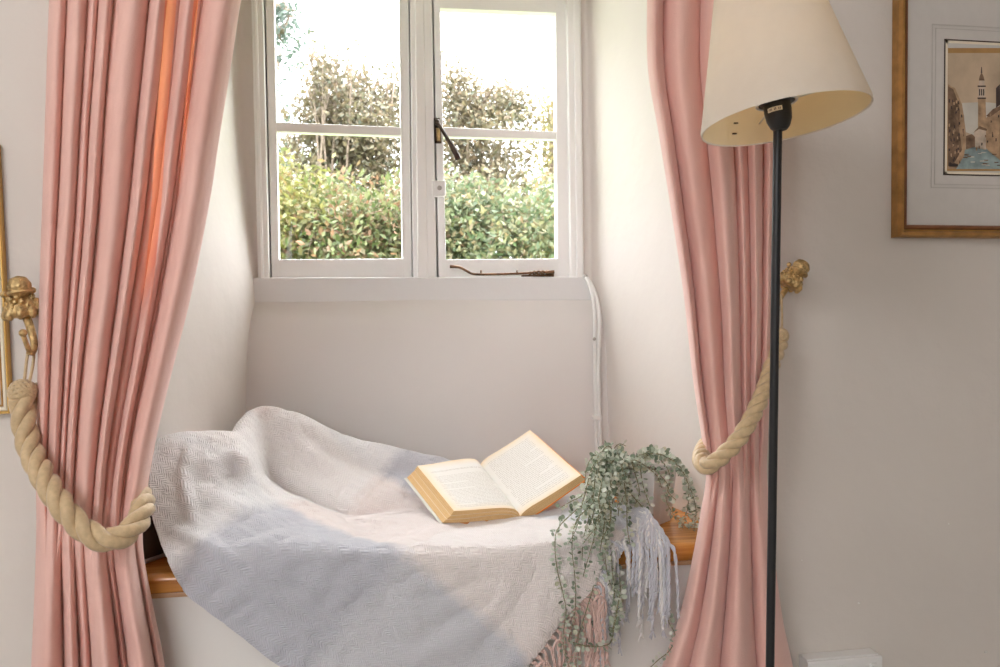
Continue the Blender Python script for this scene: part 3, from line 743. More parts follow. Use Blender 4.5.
# ------------------------------------------------------------------ blanket
def blanket_mat(name, pattern=True, col=None):
    m = bpy.data.materials.new(name); m.use_nodes = True
    nt = m.node_tree; b = nt.nodes['Principled BSDF']; L = nt.links.new
    b.inputs['Roughness'].default_value = .95; b.inputs['Sheen Weight'].default_value = .6; b.inputs['Sheen Roughness'].default_value = .6; b.inputs['Specular IOR Level'].default_value = .1
    def mth(op, a, bb=None):
        n = nt.nodes.new('ShaderNodeMath'); n.operation = op
        for i, x in enumerate((a, bb)):
            if x is None: continue
            if isinstance(x, (int, float)): n.inputs[i].default_value = x
            else: L(x, n.inputs[i])
        return n.outputs[0]
    tc = nt.nodes.new('ShaderNodeTexCoord'); sep = nt.nodes.new('ShaderNodeSeparateXYZ'); L(tc.outputs['UV'], sep.inputs[0])
    U, V = sep.outputs[0], sep.outputs[1]
    nz = nt.nodes.new('ShaderNodeTexNoise'); nz.inputs['Scale'].default_value = 90; nz.inputs['Detail'].default_value = 4; L(tc.outputs['Object'], nz.inputs[0])
    wob_ = mth('MULTIPLY', mth('SUBTRACT', nz.outputs[0], .5), .022)
    def band(x, edges):      # smooth on/off sum
        tot = None
        for (e, sgn) in edges:
            mr = nt.nodes.new('ShaderNodeMapRange'); mr.inputs[1].default_value = e-.013; mr.inputs[2].default_value = e+.013
            mr.inputs[3].default_value = 0; mr.inputs[4].default_value = sgn; L(mth('ADD', x, wob_), mr.inputs[0])
            tot = mr.outputs[0] if tot is None else mth('ADD', tot, mr.outputs[0])
        return tot
    grey = (.52, .53, .60, 1); pink = (.83, .745, .73, 1); white = (.92, .915, .93, 1)
    bs = band(U, [(0.225, 1), (.52, -1), (.74, 1)])            # pink bands across
    bt = band(V, [(-.25, 1), (-.01, -1), (.255, .38), (.50, -.38), (.62, 1)])   # white bands along
    mx = nt.nodes.new('ShaderNodeMix'); mx.data_type = 'RGBA'; mx.inputs[6].default_value = grey; mx.inputs[7].default_value = pink; L(bs, mx.inputs[0])
    mx2 = nt.nodes.new('ShaderNodeMix'); mx2.data_type = 'RGBA'; mx2.inputs[7].default_value = white; L(mx.outputs[2], mx2.inputs[6]); L(mth('MULTIPLY', bt, .72), mx2.inputs[0])
    # herringbone twill
    tri = mth('PINGPONG', U, .0095)
    phs = mth('MULTIPLY', mth('ADD', V, mth('MULTIPLY', tri, 1.25)), 2*PI/.0052)
    tw = mth('SINE', phs)
    hb = nt.nodes.new('ShaderNodeMix'); hb.data_type = 'RGBA'; hb.blend_type = 'MULTIPLY'
    cr = nt.nodes.new('ShaderNodeMapRange'); cr.inputs[1].default_value = -1; cr.inputs[2].default_value = 1; cr.inputs[3].default_value = .91; cr.inputs[4].default_value = 1.04; L(tw, cr.inputs[0])
    L(mx2.outputs[2], hb.inputs[6]); hb.inputs[0].default_value = 1; L(cr.outputs[0], hb.inputs[7]); L(hb.outputs[2], b.inputs['Base Color'])
    n2 = nt.nodes.new('ShaderNodeTexNoise'); n2.inputs['Scale'].default_value = 45; n2.inputs['Detail'].default_value = 8; L(tc.outputs['Object'], n2.inputs[0])
    b1 = nt.nodes.new('ShaderNodeBump'); b1.inputs['Distance'].default_value = .0016; L(tw, b1.inputs['Height']); b1.inputs['Strength'].default_value = .45
    b2 = nt.nodes.new('ShaderNodeBump'); b2.inputs['Distance'].default_value = .010; b2.inputs['Strength'].default_value = .8; L(n2.outputs[0], b2.inputs['Height']); L(b1.outputs[0], b2.inputs['Normal']); L(b2.outputs[0], b.inputs['Normal'])
    return m
MT['blanket'] = blanket_mat('brushed_wool_check')
H = lambda x, y, h: oz(x, y, ZS+h)
Pn = lambda x, y, Y: oy(x, y, Y)
R1 = [Pn(166, 452, 1.70), Pn(190, 452, 1.72), Pn(226, 448, 1.74), Pn(241, 424, 1.757), Pn(262, 411, 1.77), Pn(303, 419, 1.77), Pn(348, 439, 1.77), Pn(405, 452, 1.77), Pn(470, 468, 1.765), Pn(530, 484, 1.76), Pn(580, 494, 1.74), Pn(606, 502, 1.66)]
R0 = [Vector((v.x, min(1.885, v.y+.10), ZS+.012)) for v in R1]
NET = [R0, R1,
 [Pn(161, 439, 1.57), Pn(180, 437, 1.58), Pn(228, 436, 1.60), Pn(247, 444, 1.60), Pn(262, 447, 1.715), Pn(303, 460, 1.71), Pn(350, 475, 1.71), Pn(412, 485, 1.71), Pn(475, 489, 1.71), Pn(530, 496, 1.70), Pn(583, 503, 1.64), Pn(616, 508, 1.55)],
 [Pn(153, 458, 1.50), Pn(178, 448, 1.52), Pn(226, 455, 1.54), Pn(250, 463, 1.545), Pn(270, 480, 1.675), Pn(305, 494, 1.66), H(350, 514, .014), H(412, 512, .012), H(475, 508, .022), H(530, 509, .018), H(587, 510, .02), Pn(630, 509, 1.445)],
 [Pn(149, 485, 1.45), Pn(178, 478, 1.47), Pn(222, 476, 1.50), Pn(248, 480, 1.52), Pn(272, 487, 1.585), Pn(310, 503, 1.59), H(352, 519, .03), H(412, 519, .016), H(475, 518, .012), H(530, 519, .012), H(588, 519, .024), Pn(640, 511, 1.42)],
 [Pn(151, 513, 1.415), Pn(180, 505, 1.43), Pn(225, 500, 1.45), Pn(250, 503, 1.47), Pn(275, 507, 1.50), Pn(320, 517, 1.51), H(360, 528, .018), H(415, 530, .013), H(475, 531, .012), H(530, 532, .012), H(582, 530, .02), Pn(634, 524, 1.395)],
 [Pn(159, 540, 1.385), Pn(188, 535, 1.395), Pn(230, 528, 1.40), Pn(257, 529, 1.41), Pn(285, 530, 1.42), Pn(330, 536, 1.415), H(375, 541, .013), H(420, 542, .012), H(475, 543, .012), H(530, 543, .012), H(580, 543, .014), Pn(620, 542, 1.368)],
 [Pn(169, 562, 1.350), Pn(200, 556, 1.350), Pn(242, 551, 1.350), Pn(268, 550, 1.350), Pn(295, 549, 1.350), Pn(340, 550, 1.350), Pn(385, 551, 1.350), Pn(430, 552, 1.350), Pn(480, 553, 1.350), Pn(530, 553, 1.350), Pn(570, 556, 1.348), Pn(604, 564, 1.345)],
 [Pn(187, 592, 1.336), Pn(212, 588, 1.330), Pn(250, 580, 1.334), Pn(275, 577, 1.332), Pn(300, 575, 1.336), Pn(345, 574, 1.336), Pn(390, 574, 1.336), Pn(435, 575, 1.336), Pn(485, 577, 1.336), Pn(530, 580, 1.336), Pn(565, 585, 1.332), Pn(590, 590, 1.332)],
 [Pn(223, 620, 1.334), Pn(245, 620, 1.328), Pn(275, 618, 1.332), Pn(296, 616, 1.330), Pn(318, 615, 1.335), Pn(360, 612, 1.333), Pn(400, 610, 1.333), Pn(443, 610, 1.334), Pn(485, 612, 1.333), Pn(520, 614, 1.332), Pn(548, 615, 1.328), Pn(565, 616, 1.330)],
 [Pn(290, 672, 1.333), Pn(305, 672, 1.328), Pn(328, 670, 1.330), Pn(344, 669, 1.328), Pn(360, 668, 1.333), Pn(395, 667, 1.330), Pn(425, 666, 1.328), Pn(455, 666, 1.332), Pn(480, 666, 1.332), Pn(500, 666, 1.329), Pn(516, 666, 1.326), Pn(526, 666, 1.330)],
 [Pn(350, 718, 1.333), Pn(362, 718, 1.330), Pn(378, 718, 1.330), Pn(388, 718, 1.329), Pn(398, 718, 1.332), Pn(418, 718, 1.331), Pn(438, 718, 1.330), Pn(455, 718, 1.331), Pn(468, 717, 1.332), Pn(479, 717, 1.330), Pn(487, 717, 1.328), Pn(492, 716, 1.330)]]
def tensor(NET, nu, nv):
    A = [crom(r, nu) for r in NET]
    cols = [crom([A[i][j] for i in range(len(A))], nv) for j in range(nu)]
    return [[cols[j][i] for j in range(nu)] for i in range(nv)]
NU, NV = 260, 300
G = tensor(NET, NU, NV)
iedge = int(NV*7/(len(NET)-1))
uv = [[None]*NU for _ in range(NV)]
hd_ = math.radians(38); hx, hq = math.sin(hd_), math.cos(hd_)
orig = Pn(185, 590, 1.336); q0 = orig.z-ZS
for j in range(NU):
    acc = 0; qs = [0]*NV
    for i in range(iedge-1, -1, -1):
        acc += (G[i][j]-G[i+1][j]).length; qs[i] = acc
    for i in range(iedge+1, NV): qs[i] = qs[i-1]-(G[i][j]-G[i-1][j]).dot(Vector((0, 0, -1)))
    for i in range(NV):
        x = G[i][j].x-orig.x; q = qs[i]-q0
        uv[i][j] = (x*hx+q*hq, x*hq-q*hx)
# creases and rolls pressed into the cloth
def proj(p):
    d = p-O; z = d.dot(fwd); return 500+F*d.dot(rt)/z, 333.5-F*d.dot(up)/z
def pdist(x, y, pl_):
    best = 1e9; bt_ = 0; n_ = len(pl_)-1
    for k, ((ax, ay), (bx_, by)) in enumerate(zip(pl_, pl_[1:])):
        dx, dy = bx_-ax, by-ay; t = max(0, min(1, ((x-ax)*dx+(y-ay)*dy)/(dx*dx+dy*dy))); d = math.hypot(x-ax-t*dx, y-ay-t*dy)
        if d < best: best = d; bt_ = (k+t)/n_
    return best, bt_
FOLDS = [([(190, 446), (184, 476), (187, 505), (196, 530)], 6, .009), ([(210, 470), (236, 458), (247, 466), (249, 478)], 9, .016),
 ([(246, 446), (257, 466), (285, 487), (325, 505), (350, 516), (412, 512)], 7, -.020), ([(258, 484), (296, 503), (340, 525), (400, 523), (430, 523)], 9, .008),
 ([(172, 532), (205, 548), (232, 562), (262, 574)], 8, .010), ([(205, 495), (232, 505), (262, 526), (290, 548)], 10, .005), ([(300, 432), (330, 455), (365, 470), (400, 476)], 8, -.006), ([(285, 425), (310, 455), (345, 480)], 9, .006),
 ([(400, 556), (372, 585), (330, 605)], 12, .003), ([(520, 545), (500, 590), (470, 640)], 14, .003)]
for i in range(NV):
    for j in range(NU):
        x_, y_ = proj(G[i][j]); dsp = 0
        if not (130 < x_ < 660 and 400 < y_ < 670): continue
        for (pl_, wd_, am_) in FOLDS:
            d_, t_ = pdist(x_, y_, pl_)
            if d_ < wd_*3: dsp += am_*math.exp(-(d_/wd_)**2)*math.sin(PI*min(1, max(0, .08+.84*t_)))**.6
        if dsp: G[i][j] = G[i][j]+Vector((0, -.65, .75))*dsp
# soft wrinkles along the nap
for i in range(NV):
    for j in range(NU):
        p_ = G[i][j]; s_uv = uv[i][j]
        w2 = noise.noise(Vector((s_uv[0]*9, s_uv[1]*20, 2.0)))*.010+noise.noise(Vector((s_uv[0]*26, s_uv[1]*26, 7.0)))*.0028
        if i < iedge: G[i][j] = p_+Vector((0, -.35, .9))*abs(w2)*1.0*sm(0, .15, i/NV)
        else: G[i][j] = p_+Vector((0, -1, 0))*(abs(w2)*.9)
m = MB(); m.grid(G); bl = m.build('wool_blanket', MT['blanket'])
uvl = bl.data.uv_layers.new(name='UVMap')
for lp_ in bl.data.loops:
    i, j = divmod(lp_.vertex_index, NU); uvl.data[lp_.index].uv = uv[i][j]
so = bl.modifiers.new('solid', 'SOLIDIFY'); so.thickness = .005; so.offset = 1
tag(bl, 'pale grey, pink and white checked wool blanket spilling over the window seat', 'blanket')

# fringe
yarn = [mat('pink_yarn', (.66, .46, .41), .95, sheen=.5, bump=.0006, bscale=500), mat('lilac_grey_yarn', (.56, .555, .61), .95, sheen=.5, bump=.0006, bscale=500), mat('white_yarn', (.76, .73, .72), .95, sheen=.5, bump=.0006, bscale=500)]
rr = random.Random(11)
edge = [G[i][NU-1] for i in range(NV)]
i0 = int(NV*3.0/(len(NET)-1)); NT = 76
for k in range(NT):
    t = (k/(NT-1))**1.15; i = int(lerp(i0, NV-4, t)); p0 = edge[i]
    L_ = rr.uniform(.085, .150)
    pts = [p0+Vector((-.006, .002, 0))]
    if i < iedge-4:      # lies on the seat, then drops over its front edge
        out = Vector((rr.uniform(.15, .4), rr.uniform(-.7, -.4), -.15)).normalized()
        pts.append(p0+out*.018+Vector((0, 0, .004)))
        xe = p0.x+rr.uniform(-.022, .026); ye = 1.350-rr.uniform(0, .012)
        ze = ZS+.006+rr.uniform(0, .008)
        e = Vector((xe, ye, ze)); md = lerp(pts[-1], e, .55); md.z = max(md.z+.006, ZS+.008); pts += [md, e]
        dn = L_*rr.uniform(.5, 1.15); sx = rr.uniform(-.012, .014)
        pts += [e+Vector((sx*.4, -.012, -.012)), e+Vector((sx*.8, -.013, -dn*.55)), e+Vector((sx, -.011, -dn))]
    else:
        sx = rr.uniform(-.012, .020); f = rr.uniform(.003, .010)
        pts += [p0+Vector((.010, -f*.5, -.006)), p0+Vector((.012+sx*.4, -f, -L_*.35)), p0+Vector((.012+sx*.7, -f, -L_*.7)), p0+Vector((.010+sx, -f*.8, -L_))]
    mb = MB(); path = crom(pts, 30)
    mt = yarn[0] if t > .62 else rr.choice([yarn[1], yarn[1], yarn[2]] if t < .5 else [yarn[0], yarn[1], yarn[2], yarn[1]])
    if t > .60 and k % 3 == 0:     # loose loop of yarn
        c = p0+Vector((.008, -.006, -.03)); lw, lh = rr.uniform(.008, .013), rr.uniform(.022, .034)
        loop = [c+Vector((lw*math.sin(a_)+.006, -.003*math.cos(a_), lh*math.cos(a_))) for a_ in [2*PI*q/28 for q in range(29)]]
        mb.tube(loop, .0022, 6)
    twisted(mb, path, .0017, .0020, 6, n=2, seg=6)
    end = path[-1]
    for q in range(4):
        v = Vector((rr.uniform(-.5, .5), rr.uniform(-.3, .1), -1)).normalized(); mb.tube([end, end+v*rr.uniform(.008, .016)], .0013, 5)
    mb.build('tassel', mt, bl)

# ------------------------------------------------------------------ open book
bk = empty('open_book', (0.27, 1.44, ZS+.02)); tag(bk, 'thick open book with yellowed pages lying on the wool blanket', 'book')
K_ = 1.02
def kb(x, y, z): return Vector((x*K_, y*K_, CZ+(z-CZ)*K_))
G0, G1 = kb(.2852, 1.4956, .4923), kb(.2377, 1.6882, .5549)
L0_, L1_ = kb(.1571, 1.4560, .5186), kb(.1051, 1.6529, .5648)
R0_, R1_ = kb(.4058, 1.5054, .5632), kb(.3468, 1.6979, .6233)
E = G1-G0
class Half:          # one half of the book: a ruled page surface
    def __init__(s, a0, a1):
        s.a0, s.a1 = a0-G0, a1-G1
        s.n = ((s.a0+s.a1)*.5).cross(E).normalized()
        if s.n.z < 0: s.n = -s.n
    def p(s, x, y, e): return lerp(G0, G1, e)+lerp(s.a0, s.a1, e)*x+s.n*y
HL, HR = Half(L0_, L1_), Half(R0_, R1_)
paper = mat('old_paper', (.80, .735, .63), .8, var=.02, vscale=40)
def edge_mat():
    m = mat('page_edges', (.66, .43, .19), .8)
    nt = m.node_tree; b = nt.nodes['Principled BSDF']; at = nt.nodes.new('ShaderNodeAttribute'); at.attribute_name = 'leafpos'
    n = nt.nodes.new('ShaderNodeTexNoise'); n.noise_dimensions = '1D'; n.inputs['Scale'].default_value = 1; n.inputs['Detail'].default_value = 3
    mm = nt.nodes.new('ShaderNodeMath'); mm.operation = 'MULTIPLY'; mm.inputs[1].default_value = 26
    nt.links.new(at.outputs['Fac'], mm.inputs[0]); nt.links.new(mm.outputs[0], n.inputs['W'])
    r = nt.nodes.new('ShaderNodeValToRGB'); r.color_ramp.elements[0].position = .33; r.color_ramp.elements[1].position = .66
    r.color_ramp.elements[0].color = (.50, .27, .085, 1); r.color_ramp.elements[1].color = (.82, .60, .33, 1)
    nt.links.new(n.outputs[0], r.inputs[0]); nt.links.new(r.outputs[0], b.inputs['Base Color']); return m
MT['pedge'] = edge_mat(); MT['paper'] = paper
def block(name, hf, topc, botc, extr=1.0, back=0.0):
    """topc/botc: (along, up) polylines from gutter to fore-edge"""
    K = 36
    def smp(c): 
        P = crom([Vector((x, y, 0)) for (x, y) in c], K); return P
    T, B = smp(topc), smp(botc); NL = 8
    v = []; lf = []; f = []; mi = []
    pos = hf.p
    idx = {}
    for e in (0, 1):
        for l in range(NL+1):
            for k in range(K):
                q = lerp(B[k], T[k], l/NL); idx[(e, l, k)] = len(v); v.append(pos(q.x, q.y, lerp(back, extr, e))); lf.append(l/NL)
    for k in range(K-1):
        f.append((idx[0, NL, k], idx[0, NL, k+1], idx[1, NL, k+1], idx[1, NL, k])); mi.append(0)
        f.append((idx[0, 0, k], idx[1, 0, k], idx[1, 0, k+1], idx[0, 0, k+1])); mi.append(0)
        for l in range(NL):
            for e in (0, 1): f.append((idx[e, l, k], idx[e, l, k+1], idx[e, l+1, k+1], idx[e, l+1, k])); mi.append(1)
    for l in range(NL):
        f.append((idx[0, l, K-1], idx[1, l, K-1], idx[1, l+1, K-1], idx[0, l+1, K-1])); mi.append(1)
        f.append((idx[0, l, 0], idx[1, l, 0], idx[1, l+1, 0], idx[0, l+1, 0])); mi.append(1)
    me = bpy.data.meshes.new(name); me.from_pydata([tuple(x) for x in v], [], f); me.materials.append(paper); me.materials.append(MT['pedge'])
    me.polygons.foreach_set('material_index', mi)
    at = me.attributes.new('leafpos', 'FLOAT', 'POINT'); at.data.foreach_set('value', lf)
    bm = bmesh.new(); bm.from_mesh(me); bmesh.ops.recalc_face_normals(bm, faces=bm.faces); bm.to_mesh(me); bm.free()
    me.polygons.foreach_set('use_smooth', [True]*len(me.polygons)); me.set_sharp_from_angle(angle=math.radians(35))
    o = bpy.data.objects.new(name, me); C.objects.link(o); o.parent = bk; o.matrix_parent_inverse = bk.matrix_world.inverted(); return o
topL = [(0, 0), (.05, .009), (.13, .0145), (.28, .015), (.5, .011), (.75, .005), (1, 0)]
midL = [(0, -.002), (.05, .004), (.14, .0085), (.3, .008), (.5, .003), (.76, -.004), (1.03, -.0105)]
mid2 = [(0, -.003), (.06, .000), (.15, .002), (.3, .001), (.5, -.0045), (.8, -.0135), (1.075, -.0185)]
botL = [(0, -.004), (.06, -.005), (.2, -.0075), (.4, -.012), (.6, -.0165), (.85, -.0225), (1.12, -.0262)]
def off(c, d): return [(x, y+d) for x, y in c]
block('page_block', HL, topL, off(midL, .0004)); block('page_block', HL, midL, off(mid2, .0006)); block('page_block', HL, mid2, botL)
topR = [(0, 0), (.08, .004), (.2, .0052), (.4, .003), (.7, .001), (1, 0)]
botR = [(0, -.004), (.08, -.012), (.2, -.0165), (.4, -.0175), (.7, -.0165), (1.015, -.0155)]
block('page_block', HR, topR, botR)
# soft cover: one bent sheet under both halves
cov = MB()
path = [(HL, 1.15, -.0295), (HL, .85, -.0260), (HL, .5, -.0185), (HL, .2, -.0115), (HL, .05, -.0075), (HR, .04, -.0115), (HR, .12, -.0165), (HR, .3, -.0192), (HR, .6, -.0185), (HR, 1.045, -.0168)]
rows = [crom([h_.p(x, y, e) for (h_, x, y) in path], 60) for e in [lerp(-.008, 1.01, q/6) for q in range(7)]]
cov.grid(rows)
def cover_mat():
    m = mat('printed_cover', (.8, .78, .72), .35)
    nt = m.node_tree; b = nt.nodes['Principled BSDF']; tc = nt.nodes.new('ShaderNodeTexCoord'); sx = nt.nodes.new('ShaderNodeSeparateXYZ'); nt.links.new(tc.outputs['UV'], sx.inputs[0])
    r = nt.nodes.new('ShaderNodeValToRGB'); cr = r.color_ramp; cr.interpolation = 'CONSTANT'
    cr.elements[0].position = 0; cr.elements[0].color = (.74, .73, .68, 1); cr.elements[1].position = .10; cr.elements[1].color = (.75, .30, .08, 1)
    for p_, c_ in ((.24, (.05, .30, .30, 1)), (.50, (.72, .70, .66, 1)), (.60, (.82, .26, .03, 1))):
        e = cr.elements.new(p_); e.color = c_
    nt.links.new(sx.outputs[0], r.inputs[0]); nt.links.new(r.outputs[0], b.inputs['Base Color']); return m
MT['cover'] = cover_mat()
co = cov.build('cover', MT['cover'], bk)
ul = co.data.uv_layers.new(name='UVMap')
for lp_ in co.data.loops: ul.data[lp_.index].uv = ((lp_.vertex_index % 60)/59, (lp_.vertex_index//60)/6)
sol = co.modifiers.new('solid', 'SOLIDIFY'); sol.thickness = .0012; sol.offset = -1
# the two open leaves, browned toward their margins
def leaf_mat():
    m = mat('yellowed_page', (.82, .77, .70), .8)
    nt = m.node_tree; b = nt.nodes['Principled BSDF']; at = nt.nodes.new('ShaderNodeAttribute'); at.attribute_name = 'margin'
    tc_ = nt.nodes.new('ShaderNodeTexCoord'); n_ = nt.nodes.new('ShaderNodeTexNoise'); n_.inputs['Scale'].default_value = 30; nt.links.new(tc_.outputs['Object'], n_.inputs[0])
    ad = nt.nodes.new('ShaderNodeMath'); ad.operation = 'MULTIPLY_ADD'; ad.inputs[1].default_value = .3; nt.links.new(n_.outputs[0], ad.inputs[0]); nt.links.new(at.outputs['Fac'], ad.inputs[2])
    r = nt.nodes.new('ShaderNodeValToRGB'); r.color_ramp.elements[0].position = .12; r.color_ramp.elements[1].position = 1.0
    r.color_ramp.elements[0].color = (.84, .66, .45, 1); r.color_ramp.elements[1].color = (.80, .775, .735, 1); e = r.color_ramp.elements.new(.45); e.color = (.82, .74, .63, 1)
    nt.links.new(ad.outputs[0], r.inputs[0]); nt.links.new(r.outputs[0], b.inputs['Base Color']); return m
MT['page'] = leaf_mat()
for hf, tp in ((HL, topL), (HR, topR)):
    T = crom([Vector((x, y, 0)) for (x, y) in tp], 44); m = MB(); at_ = []
    rows = []
    for q in range(31):
        e = q/30; rows.append([hf.p(p_.x, p_.y+.0003, e) for p_ in T]); at_ += [min(1, min(e*.2, (1-e)*.2, (1-p_.x)*.136)/.03) for p_ in T]
    m.grid(rows); pg = m.build('page', MT['page'], bk); a_ = pg.data.attributes.new('margin', 'FLOAT', 'POINT'); a_.data.foreach_set('value', at_)
# printed text as fine dashes lying on the page curves
def text(hf, topc, rows_e, x0, x1, seed, para):
    r = random.Random(seed); T = crom([Vector((x, y, 0)) for (x, y) in topc], 80); m = MB()
    def h(x):
        for p, q in zip(T, T[1:]):
            if p.x <= x <= q.x: return lerp(p.y, q.y, (x-p.x)/max(1e-9, q.x-p.x))
        return 0
    def pt(x, e): return hf.p(x, h(x)+.0006, e)
    el = E.length
    for k, e in enumerate(rows_e):
        x = x0+(.03 if k in para else 0); xe = x1 if (k+1) not in para else lerp(x0, x1, r.uniform(.4, .9))
        while x < xe-.01:
            wl = min(r.uniform(.018, .065), xe-x)
            xs = [x+wl*q/2 for q in range(3)]
            m.grid([[pt(q, e) for q in xs], [pt(q, e+.0052) for q in xs]])
            x += wl+.011
    return m
tmat = mat('grey_print', (.50, .46, .41), .9)
m = text(HL, topL, [lerp(.06, .70, k/25) for k in range(26)]+[.80, .815], .13, .90, 4, (3, 9, 15, 20)); m.build('printed_text', tmat, bk, smooth=False)
m = text(HR, topR, [lerp(.07, .90, k/33) for k in range(34)], .10, .88, 6, (5, 11, 12, 20, 26)); m.build('printed_text', tmat, bk, smooth=False)

# ------------------------------------------------------------------ trailing plant
pcx, pcy = oy(646, 520, 1.512).x, 1.512
pl = empty('trailing_plant', (pcx, pcy, ZS)); tag(pl, 'grey green trailing plant in a pale square pot at the right end of the seat', 'plant')
ztop = oy(640, 468, 1.50).z
m = MB(); ang = math.radians(-50)
def sq(hw, z, n=9):
    out = []
    cs = [(-1, -1), (1, -1), (1, 1), (-1, 1)]
    for k in range(4):
        p, q = cs[k], cs[(k+1) % 4]
        for t in range(n):
            x, y = lerp(p[0], q[0], t/n)*hw, lerp(p[1], q[1], t/n)*hw
            out.append(Vector((pcx+x*math.cos(ang)-y*math.sin(ang), pcy+x*math.sin(ang)+y*math.cos(ang), z)))
    return out
hp = ztop-ZS
m.grid([sq(.034, ZS+.001), sq(.035, ZS+.003), sq(.039, ZS+hp*.5), sq(.044, ztop-.001), sq(.0435, ztop), sq(.041, ztop), sq(.040, ztop-.012), sq(.0, ztop-.013)], True)
m.build('planter', mat('pale_stone_pot', (.66, .63, .61), .7, var=.06, vscale=40, bump=.0012, bscale=90), pl, angle=40, bevel=.0015)
m = MB(); m.grid([sq(.040, ztop-.008), sq(.02, ztop-.004), sq(.0, ztop-.003)], True); m.build('soil', mat('dark_soil', (.07, .05, .035), .95, bump=.003, bscale=200), pl)
MT['vine_leaf'] = leafmat('grey_green_leaves', [(.16, .21, .14), (.30, .36, .27), (.44, .50, .40), (.58, .63, .53), (.78, .80, .73), (.50, .49, .34)], .25, .45)
MT['vine_stem'] = mat('olive_stem', (.24, .22, .12), .6)
rr = random.Random(21)
def leaf(mb, c, d, nrm, L, Wd):
    d = d.normalized(); s = d.cross(nrm).normalized(); nn = s.cross(d)
    V = [c]
    ring_ = []
    for k in range(8):
        a = 2*PI*k/8; ring_.append(c+d*(L*.5-L*.5*math.cos(a))+s*(Wd*.5*math.sin(a))+nn*(L*.10*(1-abs(math.sin(a)))-.0))
    ctr = c+d*L*.5-nn*L*.12
    mb.add([ctr]+ring_, [[0, k+1, (k+1) % 8+1] for k in range(8)])
def vine(pts, dens=1.0, size=1.0):
    path = crom(pts, max(24, len(pts)*9))
    tot = sum((path[i+1]-path[i]).length for i in range(len(path)-1))
    n = int(tot/.0078*dens)
    # resample by length
    cum = [0]
    for i in range(len(path)-1): cum.append(cum[-1]+(path[i+1]-path[i]).length)
    m = MB(); m.tube(path, lambda t: .0011-.0004*t, 6); st_ = m.build('vine', MT['vine_stem'], pl)
    lm = MB(); phs = rr.uniform(0, 6)
    for k in range(n):
        s = (k+.5)/n*tot; i = max(q for q in range(len(cum)) if cum[q] <= s); i = min(i, len(path)-2)
        c = lerp(path[i], path[i+1], (s-cum[i])/max(1e-6, cum[i+1]-cum[i])); t = (path[i+1]-path[i]).normalized()
        phs += 2.4+rr.uniform(-.5, .5)
        x = t.orthogonal().normalized(); y = t.cross(x)
        for rep in range(2):
            a = phs+rep*PI+rr.uniform(-.4, .4)
            d = (x*math.cos(a)+y*math.sin(a)+t*.25+Vector((0, -.25, .15))).normalized()
            L = rr.uniform(.0080, .0122)*size*(1-.25*k/n)
            nr = Vector((rr.uniform(-.8, .8), rr.uniform(-1, 0), rr.uniform(-.2, 1)))
            leaf(lm, c+d*.0028, d, nr, L, L*rr.uniform(.78, .95)); lm.tube([c, c+d*.003], .0005, 4, cap=False)
    lo = lm.build('vine_leaves', MT['vine_leaf'], None)
    lo.parent = st_; lo.matrix_parent_inverse = st_.matrix_world.inverted()
    return st_
def V(pxs, Ys):
    n = len(pxs); return [oy(x, y, interp([(0, Ys[0]), (.5, Ys[1]), (1, Ys[2])] if len(Ys) == 3 else [(0, Ys[0]), (1, Ys[1])], i/(n-1))) for i, (x, y) in enumerate(pxs)]
c_ = (625, 468)
vine(V([c_, (608, 466), (598, 480), (592, 497), (575, 511), (559, 527), (555, 542), (557, 568), (563, 594), (566, 612), (563, 638), (566, 657), (572, 675)], (1.50, 1.33, 1.30)))
vine(V([c_, (610, 460), (598, 478), (594, 501), (577, 520), (572, 546), (575, 579), (575, 612), (568, 642)], (1.50, 1.33, 1.305)))
vine(V([(568, 641), (587, 646), (609, 644), (614, 627), (618, 605), (620, 583), (613, 557), (606, 530), (606, 500), (622, 466)], (1.305, 1.30, 1.50)), 1.1)
vine(V([c_, (600, 462), (592, 490), (594, 531), (596, 561), (594, 583), (588, 605), (581, 627), (575, 650), (577, 672)], (1.50, 1.33, 1.30)), .8)
vine(V([c_, (612, 480), (606, 515), (609, 542), (612, 568), (614, 590), (616, 612), (612, 631)], (1.50, 1.32, 1.30)), 1.2)
vine(V([c_, (616, 485), (610, 520), (605, 550), (609, 580), (620, 602), (615, 625)], (1.49, 1.32, 1.305)), 1.1)
vine(V([c_, (622, 480), (631, 494), (646, 512), (650, 527), (661, 542), (663, 568), (664, 598), (668, 620), (675, 635), (670, 650), (657, 661), (646, 672)], (1.48, 1.35, 1.30)), .9)
vine(V([(630, 468), (640, 455), (661, 455), (679, 466), (690, 488), (696, 510), (694, 531)], (1.50, 1.46, 1.43)), 1.9)
vine(V([(630, 468), (645, 452), (668, 458), (684, 475), (691, 500), (692, 525), (686, 540)], (1.51, 1.48, 1.44)), 1.9)
vine(V([(634, 468), (650, 455), (666, 466), (670, 482), (666, 498), (672, 512), (683, 524)], (1.50, 1.47, 1.43)), 1.1)
vine(V([(636, 466), (655, 450), (676, 462), (687, 480), (688, 505), (681, 532)], (1.52, 1.49, 1.45)), 1.2)
vine(V([(628, 468), (634, 460), (648, 468), (657, 476), (662, 488)], (1.49, 1.46, 1.44)), .9)
for q in range(9):      # crown of short shoots over the rim
    x1_ = rr.uniform(588, 634); y1_ = rr.uniform(441, 460); x2 = x1_+rr.uniform(-8, 6); y2 = y1_+rr.uniform(25, 70)
    y2 = min(y2, 522)
    vine(V([(rr.uniform(612, 640), 468), (lerp(618, x1_, .5), y1_+2), (x1_, y1_+6), (lerp(x1_, x2, .5)-3, lerp(y1_, y2, .5)), (x2, y2)], (1.50, rr.uniform(1.44, 1.52), rr.uniform(1.36, 1.42))), 1.15)
